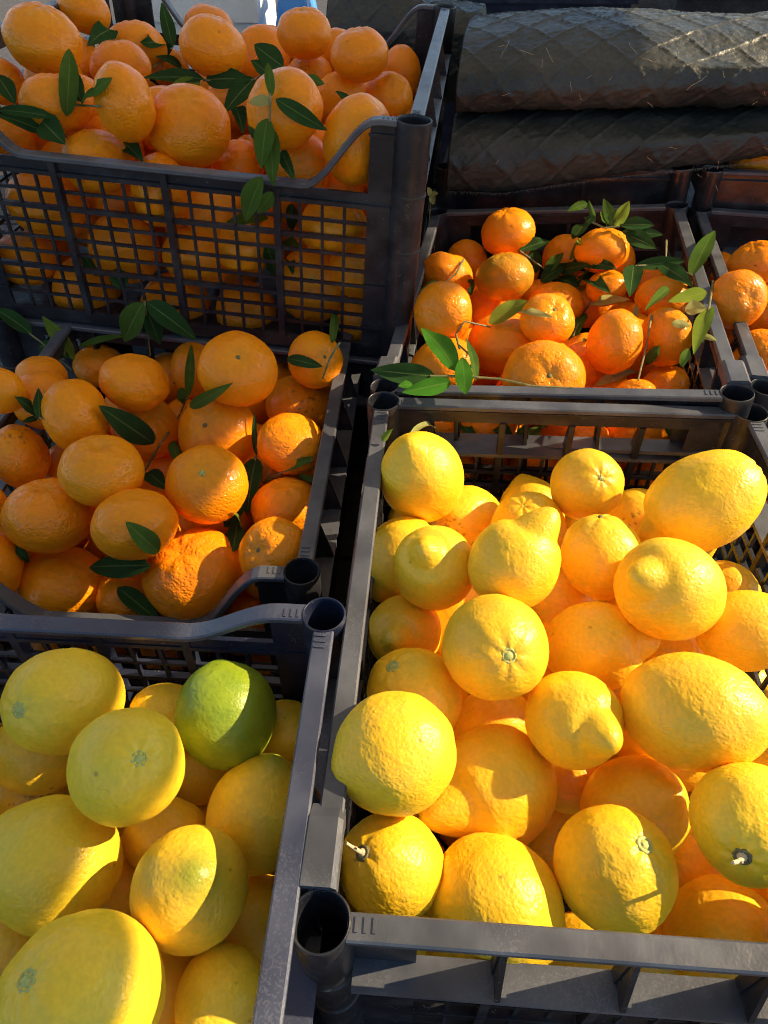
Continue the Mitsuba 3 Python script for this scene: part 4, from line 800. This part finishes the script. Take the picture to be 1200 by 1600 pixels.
('citrus_sprig', 'curling sunlit leaves hanging over the right side of the middle crate', [[[2918,5962,190],[2843,5772,190],[2771,5591,190],[2702,5416,190],[2627,5315,190],[2554,5217,190],[2483,5121,190]]], [[[[2810,5775,180],[2701,5710,190],[2594,5645,200],[2488,5581,210],[2384,5518,220]],132,'b'],[[[2495,5852,180],[2404,5724,190],[2314,5600,200],[2228,5479,210],[2144,5361,220]],82,'m'],[[[2753,5512,180],[2644,5293,190],[2541,5084,200],[2442,4886,210],[2348,4696,220]],134,'b'],[[[2518,5453,180],[2558,5443,190],[2597,5434,200],[2637,5424,210],[2676,5415,220]],129,'p'],[[[2351,5248,180],[2379,5218,190],[2407,5188,200],[2434,5158,210],[2460,5128,220]],68,'p'],[[[2238,4580,180],[2262,4631,190],[2287,4682,200],[2312,4734,210],[2337,4787,220]],73,'m']]),
('citrus_leaf', 'pale leaf fallen on the divider of the middle crate', [], [[[[2515,5049,180],[2534,5010,190],[2553,4972,200],[2572,4933,210],[2590,4895,220]],56,'p']]),
('citrus_sprig', 'pale brown twig with a light leaf at the front of the middle crate', [[[2306,5590,61],[2254,5436,49],[2240,5373,-13],[2240,5345,-95],[2169,5161,-95],[2099,4980,-92],[2030,4802,-85]]], [[[[2319,5575,-502],[2185,5461,-470],[2025,5272,-387],[1923,5225,-396],[1856,5276,-472]],111,'p'],[[[2321,5281,-56],[2303,5279,-104],[2291,5292,-163],[2305,5367,-261],[2361,5540,-424]],90,'m']]),
('citrus_sprig', 'yellowish curled leaves on a bent twig beside the scabbed mandarin', [[[2172,6939,-539],[2146,6923,-585],[2124,6917,-637],[2105,6923,-696],[1999,6612,-598],[1877,6247,-464],[1818,6086,-441]]], [[[[2162,6948,-551],[2195,6723,-421],[2276,6659,-376],[2342,6557,-311],[2394,6431,-234]],106,'p'],[[[2143,6916,-654],[2043,6663,-619],[1920,6333,-534],[1837,6128,-515],[1802,6084,-589]],134,'m'],[[[1900,6019,-422],[1935,5986,-514],[1971,5953,-606],[2007,5918,-700],[2044,5883,-794]],121,'m'],[[[2448,6327,-398],[2412,6236,-305],[2455,6352,-325],[2476,6410,-313],[2485,6437,-284]],54,'p']]),
('citrus_leaf', 'pale striped leaf at the front rim of the middle crate', [], [[[[2901,5997,-1014],[2998,5992,-1005],[3094,5986,-996],[3190,5981,-987],[3286,5975,-979]],196,'p']]),
('citrus_sprig', 'thin leaves under the crescent lit mandarin', [[[783,6887,-49],[750,6803,-62],[721,6751,-89],[694,6715,-124],[656,6691,-146],[617,6667,-169],[579,6643,-191]]], [[[[567,6652,-196],[506,6628,-207],[444,6603,-217],[383,6579,-228],[323,6555,-238]],90,'d'],[[[902,7022,-515],[888,6930,-420],[873,6837,-327],[858,6743,-235],[844,6647,-143]],86,'d']]),
('citrus_sprig', 'leaf seen through the middle window slot of the lemon crate', [[[1151,4868,-534],[1137,4801,-563],[1129,4757,-608],[1125,4731,-669]]], [[[[909,4733,-549],[959,4709,-560],[1011,4695,-579],[1066,4693,-608],[1126,4712,-654]],163,'d'],[[[1137,4752,-658],[1192,4734,-611],[1259,4766,-605],[1370,4953,-717],[1464,5068,-773]],156,'m']]),
('citrus_leaf', 'dark leaf seen through the left window slot of the lemon crate', [], [[[[657,5127,-770],[679,4905,-658],[715,4802,-633],[755,4736,-636],[797,4688,-652]],96,'d']]),
('citrus_leaf', 'leaf seen through the right window slot of the lemon crate', [], [[[[2417,4882,-590],[2440,4837,-608],[2467,4801,-631],[2498,4774,-661],[2536,4759,-702]],71,'d']]),
]



# ------------------------------------------------------------------ fruit
ICO5, ICO4, ICO3 = (trimesh.creation.icosphere(subdivisions=k) for k in (5, 4, 3))


def gauss(x, w):
    return np.exp(-(x / w) ** 2)


def lemon_mesh(ico, R, axis, q, feat, look, seed):
    v = np.array(ico.vertices)
    F = frame(axis)
    tip = feat in ("nipple", "knob", "nip0")           # axis points to the blossom end, else to the stem end
    ca = v[:, 2] * (1 if tip else -1)                    # +1 at the blossom end
    th, ts = np.arccos(np.clip(ca, -1, 1)), np.arccos(np.clip(-ca, -1, 1))
    r = np.random.default_rng(seed)
    amp = {"nipple": 0.22, "knob": 0.40, "nip0": 0.09}.get(feat, r.uniform(0.05, 0.15))
    wid = {"knob": 0.34, "nipple": 0.28}.get(feat, 0.28)
    d = 1 + 0.07 * (meshkit.fbm(v * 1.1 + seed * 3.7, 2, seed) - 0.5) + 0.035 * (meshkit.noise(v * 2.6 + seed, seed + 1) - 0.5)
    d += 0.010 * (meshkit.noise(v * 7, seed + 2) - 0.5) + 0.007 * (meshkit.noise(v * 15, seed + 3) - 0.5)
    d += amp * gauss(th, wid) - 0.05 * gauss(th - wid * 1.7, 0.16) * (amp > 0.15)
    phi = np.arctan2(v[:, 1], v[:, 0])
    d -= 0.055 * gauss(ts, 0.22) - 0.012 * gauss(ts, 0.7) * np.cos(7 * phi + seed)
    p = v * d[:, None] * R
    p[:, :2] *= q ** (-1 / 3)
    p[:, 2] *= q ** (2 / 3)
    if feat == "knob":
        p[:, 0] += 0.16 * R * gauss(th, 0.5)
    p = p @ F.T
    # colour
    base = np.array({"lime": (0.235, 0.32, 0.014)}.get(look, (0.80, 0.50, 0.022)))
    return p, v, th, ts, base


def tint(c, col, w):
    return c * (1 - w[:, None]) + np.asarray(col) * w[:, None]


def mandarin_mesh(ico, R, axis, q, feat, look, seed):
    v = np.array(ico.vertices)
    F = frame(axis)
    ts = np.arccos(np.clip(v[:, 2], -1, 1))
    th = math.pi - ts
    phi = np.arctan2(v[:, 1], v[:, 0])
    r = np.random.default_rng(seed)
    d = 1 + 0.08 * (meshkit.fbm(v * 1.0 + seed * 2.3, 2, seed) - 0.5) + 0.05 * (meshkit.noise(v * 2.4, seed + 4) - 0.5)
    d += 0.014 * (meshkit.noise(v * 7, seed + 5) - 0.5) + 0.006 * (meshkit.noise(v * 16, seed + 6) - 0.5)
    deep = {"dimple": 0.16, "stem": 0.10, "star": 0.11, "nip0": -0.22}.get(feat, r.uniform(0.06, 0.15))
    d -= deep * gauss(ts, 0.27) + 0.05 * gauss(th, 0.25)
    crease = r.uniform(0.010, 0.028)
    d += crease * np.cos(r.integers(7, 10) * phi + 1.5 * meshkit.noise(v * 2, seed + 6)) * gauss(ts - 0.30, 0.34)
    p = v * d[:, None] * R
    p[:, :2] *= q ** (-1 / 3)
    p[:, 2] *= q ** (2 / 3)
    return p @ F.T, v, th, ts, np.array((0.80, 0.265, 0.010))


SKIN = {"D": (0.86, 0.505, 0.014), "C": (0.82, 0.52, 0.022), "B": (0.87, 0.262, 0.004), "A": (0.87, 0.262, 0.004), "E": (0.87, 0.265, 0.005), "F": (0.87, 0.25, 0.005)}
CATEGORY = {"D": "lemon", "C": "lemon", "B": "mandarin", "A": "mandarin", "E": "mandarin", "F": "mandarin"}


def scar_mesh(R, feat):
    s = R / 0.030
    if feat == "scar":
        return lathe(np.array([(0.0001, 0.0010), (0.0016, 0.0011), (0.0022, 0.0004), (0.0027, 0.0001), (0.0033, 0.0008), (0.0041, 0.0003), (0.0050, -0.0012)]) * s, 18)
    if feat == "star":
        m = lathe(np.array([(0.0001, 0.0009), (0.0014, 0.0010), (0.0022, 0.0002), (0.0030, -0.001)]) * s, 20)
        v = np.array(m.vertices); a = np.arctan2(v[:, 1], v[:, 0])
        v[:, :2] *= (1 + 0.45 * np.cos(5 * a))[:, None]
        return trimesh.Trimesh(v, m.faces, process=False)
    return lathe(np.array([(0.0001, 0.0006), (0.0010, 0.0008), (0.0018, 0.0002), (0.0024, -0.001)]) * s, 14)


def add_fruit(cr, c, R, axis, q, feat, look, label, seed, fine):
    lem = CATEGORY[cr] == "lemon"
    ico = ICO5 if fine else ICO4
    p, v, th, ts, base = (lemon_mesh if lem else mandarin_mesh)(ico, R, axis, q, feat, look, seed)
    r = np.random.default_rng(seed + 99)
    if look != "lime": base = np.array(SKIN[cr])
    col = np.tile(base * r.uniform(0.93, 1.06), (len(v), 1))
    col[:, 1] *= r.uniform(0.93, 1.05)
    pat = meshkit.fbm(v * 2.2 + seed, 3, seed + 7)
    if lem:
        col = tint(col, (0.66, 0.50, 0.030) if look != "lime" else (0.10, 0.20, 0.010), np.clip((pat - 0.5) * 1.4, 0, 0.4))
        col = tint(col, (0.36, 0.36, 0.03) if look != "lime" else (0.09, 0.19, 0.012), np.clip(0.45 * gauss(th, 0.35) + 0.2 * gauss(ts, 0.25), 0, 1) * (0.3 if cr == "D" else 0.6))
        if look == "green": col = tint(col, (0.73, 0.55, 0.028), np.clip((0.15 if cr == "D" else 0.55) + (pat - 0.5) * 0.8, 0, 1))
        if look == "greentip": col = tint(col, (0.20, 0.26, 0.02), 0.85 * gauss(th, 0.42))
    else:
        col = tint(col, (0.82, 0.275, 0.006), np.clip((pat - 0.5) * 2.0, 0, 0.5))
        col = tint(col, (0.66, 0.33, 0.02), 0.3 * gauss(ts, 0.35))
        if look == "yellow": col = tint(col, (0.82, 0.30, 0.008), np.clip((pat - 0.25) * 1.5, 0, 0.7))
        if look == "olive": col = tint(col, (0.40, 0.21, 0.012), np.clip(0.4 + (pat - 0.3) * 1.6, 0, 0.9))
    # fine mottling of the peel and dark specks
    col *= (0.92 + 0.16 * meshkit.noise(v * 22 + seed, seed + 8))[:, None]
    nsp = {"dots": 34}.get(look, int(r.integers(0, 5)))
    if nsp:
        ctr = r.normal(size=3); ctr /= np.linalg.norm(ctr)
        if look == "dots":
            toc = CAM - np.array(c); toc /= np.linalg.norm(toc)
            ctr = (toc + 0.5 * r.normal(size=3)) @ frame(axis); ctr /= np.linalg.norm(ctr)
        pts = ctr + r.normal(size=(nsp, 3)) * (0.30 if look == "dots" else 0.8)
        pts /= np.linalg.norm(pts, axis=1, keepdims=True)
        for q_ in pts:
            dd = np.linalg.norm(v - q_, axis=1)
            col = tint(col, (0.10, 0.05, 0.015), 0.8 * gauss(dd, r.uniform(0.020, 0.036)) * (dd < 0.1))
    if look == "scab":
        g = (np.array([1.0, -0.1, 0.35])) @ frame(axis); g /= np.linalg.norm(g)
        col = tint(col, (0.22, 0.10, 0.04), 0.7 * gauss(np.linalg.norm(v - g, axis=1), 0.35) * np.clip(meshkit.noise(v * 9, 4) * 1.6, 0, 1))
    name = CATEGORY[cr]
    stemmed = feat in ("scar", "star", "stem", "stalk", "stalkg", "dimple")
    mesh = trimesh.Trimesh(p + np.array(c), ico.faces, process=False)
    k = solid_thing(name, mesh, name + "_peel", label, {"lemon": "lemon", "mandarin": "mandarin orange"}[name], smooth=True, color=np.clip(col, 0, 0.95))
    if cr in "DC" and look == "lime": labels[k]["category"] = "green lemon"
    if stemmed:
        ax = np.asarray(axis, float); ax /= np.linalg.norm(ax)
        i = np.argmax(v @ (frame(axis).T @ ax))
        top = p[i] + np.array(c)
        M = np.eye(4); M[:3, :3] = frame(ax); M[:3, 3] = top + ax * 0.0002
        s = scar_mesh(R, "scar" if feat in ("scar", "stalk", "stalkg") else feat)
        s.apply_transform(M)
        part("stem_scar", s, "calyx" if feat in ("scar", "star") else "calyx_dark", k, smooth=True)
        if feat in ("stalk", "stalkg"):
            bend = np.array([-0.5, 0.25, 0.35]) if feat == "stalk" else np.array([0.1, 0.3, 0.3])
            ln = 0.0085 if feat == "stalk" else 0.006
            part("stalk", cat([tube([top, top + ax * ln * 0.25, top + ax * ln * 0.55 + bend * ln * 0.2, top + (ax + bend * 0.7) * ln], 0.0013, 0.0008, 7), tube([top + ax * ln * 0.5 + bend * ln * 0.15, top + ax * ln * 0.75 + np.array([0.15, 0.1, 0.3]) * ln * 0.6], 0.0007, 0.0004, 5), tube([top - ax * 0.0004, top + ax * ln * 0.22], 0.0028, 0.0013, 9)]), "dry_fibre" if feat == "stalk" else "calyx", k, smooth=50)
    return k


for i, (cr, c, R, axis, q, feat, look, label) in enumerate(FRUIT):
    c, R = np.array(c) * 1e-4, R * 1e-4
    add_fruit(cr, c, R * 1.0, axis, q, feat, look, label, 100 + i * 7, cr in "DC")

DEEP_LABEL = {"D": "lemon deep in the sunlit lemon crate, only a sliver seen between the upper ones",
              "C": "lemon deep in the shaded lemon crate, only a sliver seen between the upper ones",
              "B": "mandarin deep in the left mandarin crate, only a sliver seen between the upper ones",
              "A": "mandarin deep in the tall mesh crate, dimly seen behind mesh and upper fruit",
              "E": "mandarin deep in the middle crate, only a sliver seen between the upper ones",
              "F": "mandarin deep in the far right crate, only a sliver seen between the upper ones"}
for i, (cr, c, R) in enumerate(DEEP_FRUIT):
    c, R = np.array(c) * 1e-4, R * 1e-4
    lem = CATEGORY[cr] == "lemon"
    ax = np.random.default_rng(i).normal(size=3)
    p, v, th, ts, base = (lemon_mesh if lem else mandarin_mesh)(ICO3, R, ax, 1.12 if lem else 0.86, "", "", 2000 + i)
    col = np.tile(np.array(SKIN[cr]), (len(v), 1)) * (0.85 + 0.25 * meshkit.fbm(v * 2, 2, i))[:, None]
    name = CATEGORY[cr]
    solid_thing(name, trimesh.Trimesh(p + c, ICO3.faces, process=False), name + "_peel", DEEP_LABEL[cr], {"lemon": "lemon", "mandarin": "mandarin orange"}[name], smooth=True, color=col,
                group={"D": "deep lemons of the sunlit crate", "C": "deep lemons of the shaded crate", "B": "deep mandarins of the left crate", "A": "deep mandarins of the tall crate", "E": "deep mandarins of the middle crate", "F": "deep mandarins of the far right crate"}[cr])

# mandarins inside the covered rear crate, seen under the blanket edge
for i, (du, dv, dz, R) in enumerate([(0.36, 0.085, 0.040, 0.029), (0.415, 0.080, 0.046, 0.030), (0.47, 0.085, 0.045, 0.030), (0.525, 0.09, 0.044, 0.029)]):
    p, v, th, ts, base = mandarin_mesh(ICO4, R, [0.2 * i - 0.3, -0.5, 0.8], 0.85, "", "", 900 + i)
    col = np.tile(np.array(SKIN["F"]), (len(v), 1))
    solid_thing("mandarin", trimesh.Trimesh(p + RL + exE * du + eyE * dv + [0, 0, dz], ICO4.faces, process=False), "mandarin_peel", "mandarin in the rear crate, glimpsed under the blanket edge at the right", "mandarin orange", smooth=True, color=col, group="mandarins under the blanket")


# ------------------------------------------------------------------ leaves and twigs
def leaf_mesh(line, width, seed, curl=1.0):
    line = np.asarray(line, float)
    nl, nw = 15, 7
    s = np.linspace(0, 1, nl)
    mid = np.stack([np.interp(s, np.linspace(0, 1, len(line)), line[:, k]) for k in range(3)], 1)
    for _ in range(4): mid[1:-1] = (mid[:-2] + 2 * mid[1:-1] + mid[2:]) / 4
    r = np.random.default_rng(seed)
    t = np.gradient(mid, axis=0); t /= np.linalg.norm(t, axis=1, keepdims=True)
    L = np.linalg.norm(np.diff(mid, axis=0), axis=1).sum()
    toc = CAM - mid.mean(0); toc /= np.linalg.norm(toc)
    n0 = 0.8 * toc + 0.45 * np.array([0, 0, 1.0]) + r.normal(0, 0.22, 3)
    side = np.cross(t, n0); side /= np.linalg.norm(side, axis=1, keepdims=True)
    nrm = np.cross(side, t)
    prof = np.sin(math.pi * s ** 0.85) ** 0.75 * (1 - 0.25 * s) * 1.12
    prof[0], prof[-1] = 0.05, 0.02
    j = np.linspace(-1, 1, nw)
    fold = r.uniform(0.10, 0.55)
    wave, r_wave = r.uniform(0, 6), r.uniform(0.05, 0.16)
    tw = r.uniform(-0.9, 0.9)
    pts = []
    for i in range(nl):
        for x in j:
            h = fold * abs(x) ** 1.3 + r_wave * math.sin(wave + 9 * s[i] + 2 * np.sign(x)) * abs(x) + tw * (s[i] - 0.5) * x
            pts.append(mid[i] + side[i] * x * prof[i] * width / 2 + nrm[i] * (h * prof[i] * width / 2))
    pts = np.array(pts)
    arch = r.uniform(0.02, 0.07) * L * (1 - (2 * s - 1) ** 2)
    pts += np.repeat(nrm * arch[:, None], nw, 0)
    uv = np.array([(a, (x + 1) / 2) for a in s for x in j])
    return trimesh.Trimesh(pts, grid_faces(nl, nw), process=False), uv


SHADE = {"d": "leaf_dark", "m": "leaf_mid", "b": "leaf_bright", "p": "leaf_pale", "g": "leaf_green"}


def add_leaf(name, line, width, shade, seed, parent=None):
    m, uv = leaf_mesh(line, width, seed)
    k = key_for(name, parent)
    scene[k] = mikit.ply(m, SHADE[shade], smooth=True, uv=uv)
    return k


for i, (name, label, stems, leaves) in enumerate(SPRIGS):
    if len(leaves) == 1 and not stems:
        line, w, sh = leaves[0]
        k = add_leaf("citrus_leaf", np.array(line) * 1e-4, w * 1e-4, sh, 50 + i)
        labels[k] = {"label": label, "category": "leaf"}
        continue
    root = thing("leafy_sprig", label, "leaves")
    for j, st in enumerate(stems):
        part("stem", tube(np.array(st) * 1e-4, 0.0011, 0.0007, 7), "twig_bark", root, smooth=50)
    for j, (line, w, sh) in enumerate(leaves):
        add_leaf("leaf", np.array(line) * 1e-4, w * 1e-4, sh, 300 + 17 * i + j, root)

# the seedling's three leaves
sp = np.array([0.048, 0.800, 0.016])
for j, (a, b) in enumerate([((0, 0, 0), (-0.004, -0.002, 0.010)), ((0, 0, 0), (0.008, -0.003, 0.004)), ((0, 0, 0), (0.004, -0.004, -0.008))]):
    add_leaf("leaf", np.linspace(sp + a, sp + b, 5), 0.007, "p", 800 + j, sd)
part("stem", tube([sp + [0, 0.002, -0.04], sp], 0.0007, 0.0006, 6), "twig_bark", sd)
